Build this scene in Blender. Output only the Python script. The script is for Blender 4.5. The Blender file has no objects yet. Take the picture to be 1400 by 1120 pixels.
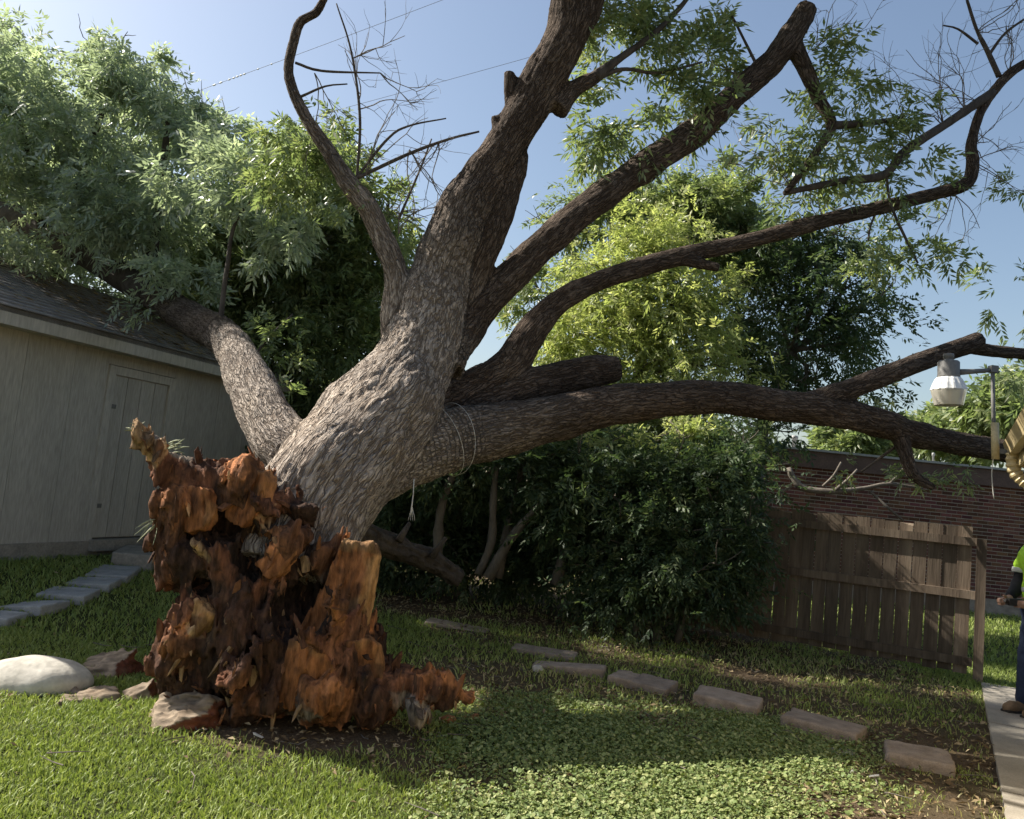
import bpy, math, random
import numpy as np
from mathutils import Vector, Matrix

# ------------------------------------------------------------------ camera, world, sun, exposure
scene = bpy.context.scene
col = scene.collection
PITCH, ROLL, FPX, CAMH = math.radians(5.3), math.radians(5.8), 1120.0, 1.6
_f = np.array([0, math.cos(PITCH), math.sin(PITCH)])
_u0 = np.array([0, -math.sin(PITCH), math.cos(PITCH)])
_r0 = np.array([1.0, 0, 0])
_r = math.cos(ROLL) * _r0 + math.sin(ROLL) * _u0
_u = -math.sin(ROLL) * _r0 + math.cos(ROLL) * _u0
CAM = np.array([0, 0, CAMH])
cam_d = bpy.data.cameras.new('camera')
cam_d.sensor_fit = 'HORIZONTAL'; cam_d.sensor_width = 36; cam_d.lens = 36 * FPX / 1400
cam_d.clip_start = 0.05; cam_d.clip_end = 2000
cam = bpy.data.objects.new('camera', cam_d); col.objects.link(cam)
M = Matrix.Identity(4)
for i in range(3):
    M[i][0], M[i][1], M[i][2], M[i][3] = _r[i], _u[i], -_f[i], CAM[i]
cam.matrix_world = M
scene.camera = cam

SUN_EL = math.radians(40)
SUN_H = np.array([-0.951, 0.309]); SUN_H /= np.linalg.norm(SUN_H)
SUN_DIR = np.array([SUN_H[0] * math.cos(SUN_EL), SUN_H[1] * math.cos(SUN_EL), math.sin(SUN_EL)])
world = bpy.data.worlds.new('World'); scene.world = world; world.use_nodes = True
nt = world.node_tree; nt.nodes.clear()
sky = nt.nodes.new('ShaderNodeTexSky'); sky.sky_type = 'NISHITA'; sky.sun_disc = False
sky.sun_elevation = SUN_EL; sky.sun_rotation = math.atan2(SUN_H[0], SUN_H[1])
sky.air_density = 1.15; sky.dust_density = 2.3; sky.ozone_density = 0.35; sky.altitude = 100
bg = nt.nodes.new('ShaderNodeBackground'); bg.inputs['Strength'].default_value = 0.08
wo = nt.nodes.new('ShaderNodeOutputWorld')
nt.links.new(sky.outputs[0], bg.inputs['Color']); nt.links.new(bg.outputs[0], wo.inputs['Surface'])
sun_d = bpy.data.lights.new('sun', 'SUN'); sun_d.energy = 5.0; sun_d.angle = math.radians(0.53)
sun_d.color = (1.0, 0.94, 0.84)
sun = bpy.data.objects.new('sun', sun_d); col.objects.link(sun)
sun.rotation_euler = Vector(SUN_DIR).to_track_quat('Z', 'Y').to_euler()
vs = scene.view_settings
vs.view_transform = 'Standard'; vs.look = 'None'; vs.gamma = 1.0; vs.use_curve_mapping = False
vs.exposure = 1.05
scene.render.engine = 'CYCLES'
scene.cycles.use_denoising = True
scene.cycles.max_bounces = 8; scene.cycles.transparent_max_bounces = 4
scene.cycles.diffuse_bounces = 6; scene.cycles.glossy_bounces = 2; scene.cycles.transmission_bounces = 6

RNG = np.random.default_rng(7)
random.seed(7)

# ------------------------------------------------------------------ helpers
def ray(px, py):
    return _f + (px - 700) / FPX * _r + (560 - py) / FPX * _u
def P(px, py, d):
    """world point seen at photo position (px, py), d metres into the garden"""
    v = ray(px, py); return CAM + v * (d / v[1])
def sstep(t):
    t = np.clip(t, 0, 1); return t * t * (3 - 2 * t)
def ground_h(x, y):
    x = np.asarray(x, float); y = np.asarray(y, float)
    h = 0.32 * sstep((-x - 1.6) / 3.6) * sstep((y - 4.8) / 3.6)
    h = h + 0.05 * np.exp(-(((x + 1.1) / 1.0) ** 2 + ((y - 5.3) / 0.7) ** 2))
    h = h + 0.012 * np.sin(x * 2.3 + 1.0) * np.sin(y * 1.9) * np.exp(-(x * x + y * y) / 400)
    return h
def G(px, py):
    """photo position -> point on the ground"""
    v = ray(px, py); t = (0 - CAMH) / v[2]
    for _ in range(30):
        p = CAM + v * t; t += 0.7 * (float(ground_h(p[0], p[1])) - p[2]) / v[2]
    return CAM + v * t

def hash3(ix, iy, iz, seed=0):
    h = (ix.astype(np.int64) * 374761393 + iy.astype(np.int64) * 668265263 + iz.astype(np.int64) * 2147483647 + seed * 974711) & 0xffffffff
    h = ((h ^ (h >> 13)) * 1274126177) & 0xffffffff
    h = ((h ^ (h >> 16)) * 2246822519) & 0xffffffff
    return ((h ^ (h >> 15)) & 0xffffff) / float(0xffffff)
def vnoise(p, seed=0):
    i = np.floor(p).astype(np.int64); f = p - i; f = f * f * (3 - 2 * f)
    r = 0
    for dx in (0, 1):
        wx = f[..., 0] if dx else 1 - f[..., 0]
        for dy in (0, 1):
            wy = f[..., 1] if dy else 1 - f[..., 1]
            for dz in (0, 1):
                wz = f[..., 2] if dz else 1 - f[..., 2]
                r = r + wx * wy * wz * hash3(i[..., 0] + dx, i[..., 1] + dy, i[..., 2] + dz, seed)
    return r * 2 - 1
def fbm(p, o=3, seed=0):
    a, r = 1.0, 0
    for k in range(o):
        r = r + a * vnoise(p * (2.0 ** k) + 17.3 * k, seed + k); a *= 0.5
    return r
def worley(p, seed=0):
    """nearest and second nearest feature distance, and a random number per cell"""
    i = np.floor(p).astype(np.int64); F1 = np.full(p.shape[0], 9.0); F2 = F1.copy(); H = np.zeros(p.shape[0])
    for dx in (-1, 0, 1):
        for dy in (-1, 0, 1):
            for dz in (-1, 0, 1):
                c = i + np.array([dx, dy, dz]); h = hash3(c[:, 0], c[:, 1], c[:, 2], seed)
                q = c + np.stack([(h * 7919.13) % 1.0, (h * 104729.7) % 1.0, (h * 1299709.3) % 1.0], 1) - p
                d = np.sqrt((q * q).sum(1)); H = np.where(d < F1, (h * 15485.863) % 1.0, H)
                n1 = np.minimum(F1, d); F2 = np.minimum(np.maximum(F1, d), F2); F1 = n1
    return F1, F2, H

def tag(o, label=None, cat=None, group=None, kind=None):
    if label: o['label'] = label
    if cat: o['category'] = cat
    if group: o['group'] = group
    if kind: o['kind'] = kind
    return o
def empty(name, loc=(0, 0, 0), rz=0.0):
    o = bpy.data.objects.new(name, None); col.objects.link(o)
    o.location = [float(v) for v in loc]; o.rotation_euler = (0, 0, rz); o.empty_display_size = 0.1
    return o
def mesh_data(name, V, F, mat=None, smooth=True, attrs=None, normals=None):
    """F: list of integer arrays (n,3) or (n,4)"""
    me = bpy.data.meshes.new(name)
    V = np.asarray(V, np.float32)
    if not isinstance(F, (list, tuple)): F = [F]
    F = [np.asarray(f, np.int32) for f in F if len(f)]
    me.vertices.add(len(V)); me.vertices.foreach_set('co', V.ravel())
    loops = np.concatenate([f.ravel() for f in F]); sizes = np.concatenate([np.full(len(f), f.shape[1], np.int32) for f in F])
    starts = np.concatenate([[0], np.cumsum(sizes)[:-1]]).astype(np.int32)
    me.loops.add(len(loops)); me.loops.foreach_set('vertex_index', loops)
    me.polygons.add(len(sizes)); me.polygons.foreach_set('loop_start', starts); me.polygons.foreach_set('loop_total', sizes)
    me.polygons.foreach_set('use_smooth', np.full(len(sizes), bool(smooth)))
    me.update(calc_edges=True)
    for k, a in (attrs or {}).items():
        a = np.asarray(a, np.float32)
        if a.ndim == 1:
            at = me.attributes.new(k, 'FLOAT', 'POINT'); at.data.foreach_set('value', a)
        elif a.shape[1] == 3:
            at = me.attributes.new(k, 'FLOAT_VECTOR', 'POINT'); at.data.foreach_set('vector', a.ravel())
        else:
            at = me.attributes.new(k, 'FLOAT_COLOR', 'POINT'); at.data.foreach_set('color', a.ravel())
    if normals is not None: me.normals_split_custom_set_from_vertices(normals.astype(np.float32).tolist())
    if mat is not None: me.materials.append(mat)
    return me
def link(name, me, parent=None, loc=None):
    o = bpy.data.objects.new(name, me); col.objects.link(o)
    if loc is not None: o.location = [float(v) for v in loc]
    if parent is not None: o.parent = parent
    return o
def obj(name, V, F, mat=None, parent=None, smooth=True, attrs=None, normals=None, loc=None):
    """V in world space when parent is an Empty at origin rotation 0: shifted to the parent's frame"""
    V = np.asarray(V, float)
    if parent is not None:
        p = parent; off = np.zeros(3)
        while p is not None: off += np.array(p.location); p = p.parent
        V = V - off
    return link(name, mesh_data(name, V, F, mat, smooth, attrs, normals), parent, loc)
class Geo:
    """collects boxes, tubes and sheets for ONE mesh"""
    def __init__(s): s.V, s.Q, s.T, s.n = [], [], [], 0
    def add(s, V, Q=None, T=None):
        V = np.asarray(V, float).reshape(-1, 3)
        if Q is not None and len(Q): s.Q.append(np.asarray(Q, np.int32) + s.n)
        if T is not None and len(T): s.T.append(np.asarray(T, np.int32) + s.n)
        s.V.append(V); s.n += len(V); return s
    def hexa(s, c): # 8 corners: bottom 0-3 ccw, top 4-7
        return s.add(c, [[3, 2, 1, 0], [4, 5, 6, 7], [0, 1, 5, 4], [1, 2, 6, 5], [2, 3, 7, 6], [3, 0, 4, 7]])
    def box(s, c, h, X=(1, 0, 0), Y=(0, 1, 0), Z=(0, 0, 1)):
        c, X, Y, Z = (np.asarray(v, float) for v in (c, X, Y, Z)); a, b, d = h
        return s.hexa([c + i * a * X + j * b * Y + k * d * Z for k in (-1, 1) for i, j in ((-1, -1), (1, -1), (1, 1), (-1, 1))])
    def tube(s, pts, rad, n=8, cap=True):
        V, Q = tube(pts, rad, n); s.add(V, Q)
        if cap:
            m = len(pts); b = s.n - len(V)
            c0 = np.asarray(pts[0], float); c1 = np.asarray(pts[-1], float)
            s.V.append(np.array([c0, c1])); i0, i1 = s.n, s.n + 1; s.n += 2
            k = np.arange(n); k2 = (k + 1) % n
            s.T.append(np.stack([np.full(n, i0), b + k2, b + k], 1).astype(np.int32))
            s.T.append(np.stack([np.full(n, i1), b + (m - 1) * n + k, b + (m - 1) * n + k2], 1).astype(np.int32))
        return s
    def arrays(s):
        F = []
        if s.Q: F.append(np.concatenate(s.Q))
        if s.T: F.append(np.concatenate(s.T))
        return np.concatenate(s.V), F
    def build(s, name, mat, parent=None, smooth=False, attrs=None):
        V, F = s.arrays(); return obj(name, V, F, mat, parent, smooth, attrs)
def frames(pts):
    pts = np.asarray(pts, float); T = np.gradient(pts, axis=0); T /= np.linalg.norm(T, axis=1, keepdims=True) + 1e-12
    a = np.array([0, 0, 1.0]) if abs(T[0][2]) < 0.9 else np.array([1.0, 0, 0])
    N = np.zeros_like(T); N[0] = np.cross(T[0], a); N[0] /= np.linalg.norm(N[0])
    for i in range(1, len(T)):
        v = N[i - 1] - T[i] * np.dot(N[i - 1], T[i]); N[i] = v / (np.linalg.norm(v) + 1e-12)
    return T, N, np.cross(T, N)
def tube(pts, rad, n=8):
    pts = np.asarray(pts, float); rad = np.broadcast_to(np.asarray(rad, float), (len(pts),))
    T, N, B = frames(pts); a = np.arange(n) * 2 * math.pi / n
    V = pts[:, None] + rad[:, None, None] * (np.cos(a)[None, :, None] * N[:, None] + np.sin(a)[None, :, None] * B[:, None])
    m = len(pts); i = np.arange(m - 1)[:, None] * n; k = np.arange(n)[None]; k2 = (k + 1) % n
    Q = np.stack([i + k, i + k2, i + n + k2, i + n + k], -1).reshape(-1, 4)
    return V.reshape(-1, 3), Q
def spline(ctrl, step=0.06):
    """Catmull-Rom through rows of any width"""
    C = np.asarray(ctrl, float); C = np.vstack([2 * C[0] - C[1], C, 2 * C[-1] - C[-2]]); out = []
    for i in range(1, len(C) - 2):
        n = max(2, int(np.linalg.norm(C[i + 1][:3] - C[i][:3]) / step)); t = np.arange(n)[:, None] / n
        a, b, c, d = C[i - 1], C[i], C[i + 1], C[i + 2]
        out.append(0.5 * (2 * b + (c - a) * t + (2 * a - 5 * b + 4 * c - d) * t * t + (3 * b - a - 3 * c + d) * t ** 3))
    out.append(C[-2][None]); return np.vstack(out)
def lathe(prof, n=24):
    """prof rows (r, z) -> V, quads around z"""
    prof = np.asarray(prof, float); a = np.arange(n) * 2 * math.pi / n
    V = np.stack([prof[:, 0:1] * np.cos(a), prof[:, 0:1] * np.sin(a), np.repeat(prof[:, 1:2], n, 1)], -1).reshape(-1, 3)
    m = len(prof); i = np.arange(m - 1)[:, None] * n; k = np.arange(n)[None]; k2 = (k + 1) % n
    return V, np.stack([i + k, i + k2, i + n + k2, i + n + k], -1).reshape(-1, 4)
def vertex_normals(V, Q):
    a, b, c, d = (V[Q[:, k]] for k in range(4)); fn = np.cross(c - a, d - b); N = np.zeros_like(V)
    for k in range(4):
        for ax in range(3): N[:, ax] += np.bincount(Q[:, k], fn[:, ax], len(V))
    return N / (np.linalg.norm(N, axis=1, keepdims=True) + 1e-12)
def surface_nets(f, origin, h):
    """zero set of a sampled signed distance (negative inside)"""
    s = f < 0; nx, ny, nz = f.shape
    corners = [(i, j, k) for i in (0, 1) for j in (0, 1) for k in (0, 1)]
    sub = lambda a, c: a[c[0]:nx - 1 + c[0], c[1]:ny - 1 + c[1], c[2]:nz - 1 + c[2]]
    cnt = sum(sub(s, c).astype(np.int8) for c in corners); act = (cnt > 0) & (cnt < 8)
    idx = np.full(act.shape, -1, np.int64); I = np.argwhere(act); idx[act] = np.arange(len(I))
    acc = np.zeros((len(I), 3)); num = np.zeros(len(I))
    for a in corners:
        for ax in range(3):
            if a[ax] == 0:
                b = list(a); b[ax] = 1
                fa = f[I[:, 0] + a[0], I[:, 1] + a[1], I[:, 2] + a[2]]; fb = f[I[:, 0] + b[0], I[:, 1] + b[1], I[:, 2] + b[2]]
                m = (fa < 0) != (fb < 0); t = np.where(m, fa / np.where(m, fa - fb, 1), 0)
                p = np.tile(np.array(a, float), (len(I), 1)); p[:, ax] += t
                acc += p * m[:, None]; num += m
    V = (I + acc / num[:, None]) * h + origin
    Q = []
    for ax in range(3):
        o1, o2 = [(1, 2), (2, 0), (0, 1)][ax]
        A = [slice(1, -1)] * 3; A[ax] = slice(0, -1); Bs = [slice(1, -1)] * 3; Bs[ax] = slice(1, None)
        sa, sb = s[tuple(A)], s[tuple(Bs)]; E = np.argwhere(sa != sb); fl = sa[sa != sb]
        E = E + 1; E[:, ax] -= 1
        def cell(d1, d2):
            e = E.copy(); e[:, o1] -= d1; e[:, o2] -= d2; return idx[e[:, 0], e[:, 1], e[:, 2]]
        q = np.stack([cell(1, 1), cell(0, 1), cell(0, 0), cell(1, 0)], 1); q[~fl] = q[~fl][:, ::-1]; Q.append(q)
    Q = np.concatenate(Q); return V, Q[(Q >= 0).all(1)]
def prim_dist(X, p):
    if p['t'] == 'cap':
        a, b = np.asarray(p['a'], float), np.asarray(p['b'], float); ab = b - a
        t = np.clip(((X - a) @ ab) / (ab @ ab + 1e-9), 0, 1); q = X - a - t[:, None] * ab
        return np.sqrt((q * q).sum(-1)) - (p['ra'] + (p['rb'] - p['ra']) * t)
    L = X - np.asarray(p['c'], float); h = np.asarray(p['h'], float)
    if 'R' in p: L = L @ np.asarray(p['R'], float).T
    if p['t'] == 'poly': return np.max(np.stack([L @ n_ - d_ for n_, d_ in p['planes']], -1), -1)
    if p['t'] == 'ell': q = L / h; return (np.sqrt((q * q).sum(-1)) - 1) * h.min()
    q = np.abs(L) - (h - p.get('r', 0)); m = np.maximum(q, 0)
    return np.sqrt((m * m).sum(-1)) + np.minimum(q.max(-1), 0) - p.get('r', 0)
def prim_ball(p):
    if p['t'] == 'cap':
        a, b = np.asarray(p['a'], float), np.asarray(p['b'], float); return (a + b) / 2, np.linalg.norm(a - b) / 2 + max(p['ra'], p['rb'])
    return np.asarray(p['c'], float), float(np.linalg.norm(p['h'])) if p['t'] != 'ell' else float(max(p['h']))
def sdf_eval(X, prims, k):
    """X (...,3); prims: dicts with t='cap'|'ell'|'box'|'poly', sub=True carves. returns d, index of the nearest prim"""
    sh_ = X.shape[:-1]; X = X.reshape(-1, 3); n = len(X); d = np.full(n, 1.0); best = d.copy(); who = np.zeros(n, np.int32)
    for j, p in enumerate(prims):
        c, r = prim_ball(p); r += 0.14; ii = np.where(np.abs(X[:, 0] - c[0]) < r)[0]; Y = X[ii]; q = (np.abs(Y[:, 1] - c[1]) < r) & (np.abs(Y[:, 2] - c[2]) < r); ii = ii[q]
        if len(ii) == 0: continue
        e = prim_dist(X[ii], p); di = d[ii]
        if p.get('sub'):
            m = -e > di; who[ii[m]] = j; d[ii] = np.maximum(di, -e)
        else:
            kk = p.get('k', k); m = e < best[ii]; who[ii[m]] = j; best[ii] = np.minimum(best[ii], e)
            hh = np.clip(0.5 + 0.5 * (di - e) / kk, 0, 1); d[ii] = di * (1 - hh) + e * hh - kk * hh * (1 - hh)
    return d.reshape(sh_), who.reshape(sh_)
def sdf_mesh(prims, h, k=0.03, warp=None, disp=None, pad=0.08):
    lo, hi = np.full(3, 1e9), np.full(3, -1e9)
    for p in prims:
        if p.get('sub'): continue
        for c, r in ([(p['a'], p['ra']), (p['b'], p['rb'])] if p['t'] == 'cap' else [(p['c'], max(p['h']) * (1 if p['t'] == 'ell' else 1.75))]):
            lo = np.minimum(lo, np.asarray(c) - r - pad); hi = np.maximum(hi, np.asarray(c) + r + pad)
    ax = [np.arange(lo[i], hi[i], h) for i in range(3)]
    X = np.stack(np.meshgrid(*ax, indexing='ij'), -1)
    d, _ = sdf_eval(X, prims, k)
    if warp is not None or disp is not None:
        mk = np.abs(d) < pad + 0.10; Xm = X[mk]; dm = sdf_eval(Xm if warp is None else Xm + warp(Xm), prims, k)[0]
        if disp is not None: dm = dm - disp(Xm)
        d[mk] = dm
    V, Q = surface_nets(d, lo, h)
    _, who = sdf_eval(V if warp is None else V + warp(V), prims, k)
    return V, Q, who

# ------------------------------------------------------------------ materials
def new_mat(name):
    m = bpy.data.materials.new(name); m.use_nodes = True; t = m.node_tree
    return m, t, t.nodes['Principled BSDF'], t.nodes['Material Output']
def N(t, typ, **kw):
    n = t.nodes.new(typ)
    for k, v in kw.items():
        if k == 'inp':
            for a, b in v.items(): n.inputs[a].default_value = b
        else: setattr(n, k, v)
    return n
def ramp(t, stops):
    r = N(t, 'ShaderNodeValToRGB'); e = r.color_ramp.elements
    while len(e) < len(stops): e.new(0.5)
    for i, (p, c) in enumerate(stops): e[i].position = p; e[i].color = (*c, 1)
    return r
def surf(name, c1, c2, scale=6.0, rough=0.8, bump=0.3, bdist=0.01, stretch=(1, 1, 1), detail=6, c3=None, spec=0.3, coord='Object', fine=None, objrand=0.0):
    """two or three noise-mixed colours with a bump; object coordinates, optionally stretched grain"""
    m, t, b, o = new_mat(name); L = t.links.new
    tc = N(t, 'ShaderNodeTexCoord'); mp = N(t, 'ShaderNodeMapping'); mp.inputs['Scale'].default_value = stretch
    L(tc.outputs[coord], mp.inputs[0])
    n1 = N(t, 'ShaderNodeTexNoise', inp={'Scale': scale, 'Detail': detail, 'Roughness': 0.62}); L(mp.outputs[0], n1.inputs['Vector'])
    st = [(0.3, c1), (0.7, c2)] if c3 is None else [(0.28, c1), (0.5, c2), (0.72, c3)]
    r = ramp(t, st); L(n1.outputs[0], r.inputs[0])
    n2 = N(t, 'ShaderNodeTexNoise', inp={'Scale': fine or scale * 7, 'Detail': 5}); L(mp.outputs[0], n2.inputs['Vector'])
    mx = N(t, 'ShaderNodeMix', data_type='RGBA', blend_type='MULTIPLY', inp={0: 0.55}); r2 = ramp(t, [(0.25, (0.55,) * 3), (0.75, (1.25,) * 3)])
    L(n2.outputs[0], r2.inputs[0]); L(r.outputs[0], mx.inputs[6]); L(r2.outputs[0], mx.inputs[7]); L(mx.outputs[2], b.inputs['Base Color'])
    if objrand:   # every board or block its own tone
        oi = N(t, 'ShaderNodeObjectInfo'); r3 = ramp(t, [(0.0, (1 - objrand,) * 3), (1.0, (1 + objrand, 1 + objrand * 0.9, 1 + objrand * 0.8))]); L(oi.outputs['Random'], r3.inputs[0])
        m3 = N(t, 'ShaderNodeMix', data_type='RGBA', blend_type='MULTIPLY', inp={0: 1.0}); L(mx.outputs[2], m3.inputs[6]); L(r3.outputs[0], m3.inputs[7]); L(m3.outputs[2], b.inputs['Base Color'])
        va = N(t, 'ShaderNodeVectorMath', operation='ADD'); L(tc.outputs[coord], va.inputs[0]); cx = N(t, 'ShaderNodeCombineXYZ'); ml = N(t, 'ShaderNodeMath', operation='MULTIPLY', inp={1: 37.0}); L(oi.outputs['Random'], ml.inputs[0]); L(ml.outputs[0], cx.inputs[0]); L(ml.outputs[0], cx.inputs[2]); L(cx.outputs[0], va.inputs[1]); L(va.outputs[0], mp.inputs[0])
    bp = N(t, 'ShaderNodeBump', inp={'Strength': bump, 'Distance': bdist}); L(n2.outputs[0], bp.inputs['Height']); L(bp.outputs[0], b.inputs['Normal'])
    b.inputs['Roughness'].default_value = rough; b.inputs['Specular IOR Level'].default_value = spec
    return m
def attr_surf(name, attr='tint', scale=20, rough=0.85, bump=0.6, bdist=0.01, stretch=(1, 1, 1), vary=0.5, coordattr=None, spec=0.25):
    """base colour from a point colour attribute, varied by noise"""
    m, t, b, o = new_mat(name); L = t.links.new
    a = N(t, 'ShaderNodeAttribute', attribute_name=attr)
    tc = N(t, 'ShaderNodeTexCoord'); mp = N(t, 'ShaderNodeMapping'); mp.inputs['Scale'].default_value = stretch
    if coordattr:
        ca = N(t, 'ShaderNodeAttribute', attribute_name=coordattr); L(ca.outputs['Vector'], mp.inputs[0])
    else: L(tc.outputs['Object'], mp.inputs[0])
    n = N(t, 'ShaderNodeTexNoise', inp={'Scale': scale, 'Detail': 8, 'Roughness': 0.65}); L(mp.outputs[0], n.inputs['Vector'])
    r = ramp(t, [(0.25, (1 - vary,) * 3), (0.75, (1 + vary,) * 3)]); L(n.outputs[0], r.inputs[0])
    mx = N(t, 'ShaderNodeMix', data_type='RGBA', blend_type='MULTIPLY', inp={0: 1.0}); L(a.outputs['Color'], mx.inputs[6]); L(r.outputs[0], mx.inputs[7])
    L(mx.outputs[2], b.inputs['Base Color'])
    bp = N(t, 'ShaderNodeBump', inp={'Strength': bump, 'Distance': bdist}); L(n.outputs[0], bp.inputs['Height']); L(bp.outputs[0], b.inputs['Normal'])
    b.inputs['Roughness'].default_value = rough; b.inputs['Specular IOR Level'].default_value = spec
    return m
def leaf_mat(name, stops, trans=0.35, rough=0.42, spec=0.5):
    m, t, b, o = new_mat(name); L = t.links.new
    a = N(t, 'ShaderNodeAttribute', attribute_name='rnd'); r = ramp(t, stops); L(a.outputs['Fac'], r.inputs[0])
    L(r.outputs[0], b.inputs['Base Color']); b.inputs['Roughness'].default_value = rough; b.inputs['Specular IOR Level'].default_value = spec
    tr = N(t, 'ShaderNodeBsdfTranslucent'); hs = N(t, 'ShaderNodeMix', data_type='RGBA', blend_type='MULTIPLY', inp={0: 1.0})
    hs.inputs[7].default_value = (1.15, 1.2, 0.7, 1); L(r.outputs[0], hs.inputs[6]); L(hs.outputs[2], tr.inputs['Color'])
    ms = N(t, 'ShaderNodeMixShader', inp={0: trans}); L(b.outputs[0], ms.inputs[1]); L(tr.outputs[0], ms.inputs[2]); L(ms.outputs[0], o.inputs['Surface'])
    return m
def plain(name, c, rough=0.5, metal=0.0, spec=0.4, bump=0.0):
    return surf(name, tuple(v * 0.86 for v in c), tuple(min(1, v * 1.1) for v in c), 5, rough, bump or 0.08, 0.003, spec=spec)

MAT = {}
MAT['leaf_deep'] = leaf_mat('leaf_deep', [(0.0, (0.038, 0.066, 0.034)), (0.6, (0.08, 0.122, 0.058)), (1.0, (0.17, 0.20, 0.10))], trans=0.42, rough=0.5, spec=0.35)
MAT['leaf_grey'] = leaf_mat('leaf_grey', [(0.0, (0.22, 0.27, 0.235)), (0.6, (0.37, 0.435, 0.37)), (1.0, (0.53, 0.57, 0.49))], rough=0.34, trans=0.56, spec=0.6)  # paleness includes veiling glare put into the leaf colour
MAT['leaf_lime'] = leaf_mat('leaf_lime', [(0.0, (0.20, 0.245, 0.10)), (0.5, (0.36, 0.41, 0.17)), (1.0, (0.58, 0.57, 0.30))], trans=0.56)
MAT['leaf_fallen'] = leaf_mat('leaf_fallen', [(0.0, (0.12, 0.165, 0.085)), (0.6, (0.22, 0.275, 0.135)), (1.0, (0.37, 0.385, 0.20))], trans=0.52, rough=0.36)
MAT['grass'] = leaf_mat('grass', [(0.0, (0.13, 0.18, 0.042)), (0.5, (0.25, 0.315, 0.085)), (0.85, (0.37, 0.41, 0.145)), (1.0, (0.48, 0.43, 0.23))], trans=0.3, rough=0.55, spec=0.28)
MAT['clover'] = leaf_mat('clover', [(0.0, (0.11, 0.16, 0.05)), (0.6, (0.22, 0.28, 0.095)), (1.0, (0.37, 0.39, 0.17))], trans=0.25, rough=0.55, spec=0.3)
MAT['litter'] = leaf_mat('litter', [(0.0, (0.10, 0.065, 0.035)), (0.5, (0.22, 0.16, 0.085)), (1.0, (0.42, 0.34, 0.21))], trans=0.05, rough=0.8, spec=0.2)
MAT['bark_thin'] = surf('bark_thin', (0.045, 0.036, 0.03), (0.105, 0.088, 0.074), 12, 0.9, 0.9, 0.01, (1, 1, 0.35), spec=0.2)
MAT['bark_far'] = surf('bark_far', (0.08, 0.07, 0.055), (0.18, 0.155, 0.125), 9, 0.9, 0.6, 0.01, (1, 1, 0.3), spec=0.2)
MAT['dead_twig'] = surf('dead_twig', (0.10, 0.085, 0.07), (0.2, 0.175, 0.15), 9, 0.9, 0.3, 0.005, spec=0.2)
MAT['rotwood'] = attr_surf('rotwood', scale=30, bump=1.0, bdist=0.03, stretch=(1, 1, 0.3), vary=0.8, rough=0.9, spec=0.15)
MAT['chunk'] = attr_surf('chunk', scale=22, bump=1.0, bdist=0.012, stretch=(0.4, 1, 1), vary=0.6, rough=0.9, spec=0.15)
MAT['boulder'] = surf('boulder', (0.36, 0.335, 0.285), (0.48, 0.45, 0.39), 3.5, 0.9, 0.35, 0.01, c3=(0.55, 0.52, 0.46), spec=0.2)
MAT['stone'] = surf('stone', (0.25, 0.23, 0.2), (0.45, 0.42, 0.37), 14, 0.85, 0.4, 0.006)
MAT['block'] = surf('block', (0.21, 0.165, 0.13), (0.36, 0.295, 0.24), 9, 0.92, 0.6, 0.006, fine=140, spec=0.2, objrand=0.22)
MAT['slab'] = surf('slab', (0.24, 0.235, 0.23), (0.38, 0.375, 0.36), 7, 0.9, 0.4, 0.004, fine=150, spec=0.2)
MAT['concrete'] = surf('concrete', (0.27, 0.24, 0.195), (0.38, 0.34, 0.28), 4, 0.9, 0.35, 0.004, fine=110, spec=0.25)
MAT['siding'] = surf('siding', (0.37, 0.345, 0.305), (0.45, 0.415, 0.37), 4, 0.8, 0.35, 0.003, (1, 1, 0.12), fine=60, spec=0.25, objrand=0.06)
MAT['trim'] = surf('trim', (0.42, 0.385, 0.34), (0.50, 0.46, 0.405), 5, 0.75, 0.25, 0.003, (1, 1, 0.2), spec=0.3)
MAT['footing'] = surf('footing', (0.22, 0.2, 0.17), (0.33, 0.3, 0.26), 6, 0.95, 0.5, 0.006)
MAT['shingle'] = surf('shingle', (0.14, 0.13, 0.125), (0.27, 0.245, 0.225), 5, 0.95, 0.8, 0.006, fine=120, spec=0.2)
MAT['gap'] = surf('gap', (0.012, 0.011, 0.01), (0.02, 0.018, 0.016), 5, 0.95, 0.1)
MAT['fence'] = surf('fence', (0.07, 0.052, 0.039), (0.155, 0.12, 0.09), 5, 0.92, 0.7, 0.004, (1, 1, 0.09), c3=(0.26, 0.208, 0.155), fine=55, spec=0.15, objrand=0.3)
MAT['brick'] = attr_surf('brick', scale=60, rough=0.92, bump=0.6, bdist=0.005, vary=0.35, spec=0.15)
MAT['mortar'] = surf('mortar', (0.36, 0.305, 0.25), (0.46, 0.395, 0.33), 6, 0.95, 0.4, 0.003)
MAT['fascia_dark'] = surf('fascia_dark', (0.095, 0.058, 0.047), (0.145, 0.09, 0.073), 5, 0.7, 0.2, 0.003)
MAT['metal_pale'] = plain('metal_pale', (0.30, 0.30, 0.29), 0.45)
MAT['cream'] = plain('cream', (0.55, 0.44, 0.24), 0.45)
MAT['cream_wall'] = surf('cream_wall', (0.40, 0.34, 0.22), (0.5, 0.43, 0.29), 4, 0.85, 0.3, 0.004)
MAT['zinc'] = plain('zinc', (0.16, 0.155, 0.145), 0.6)
MAT['lamp_white'] = plain('lamp_white', (0.72, 0.71, 0.68), 0.35)
MAT['rope'] = plain('rope', (0.62, 0.60, 0.55), 0.9)
MAT['wire'] = plain('wire', (0.10, 0.10, 0.11), 0.5)
MAT['wire_glint'] = plain('wire_glint', (0.85, 0.85, 0.85), 0.3)
MAT['skin'] = plain('skin', (0.42, 0.25, 0.18), 0.55)
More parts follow.
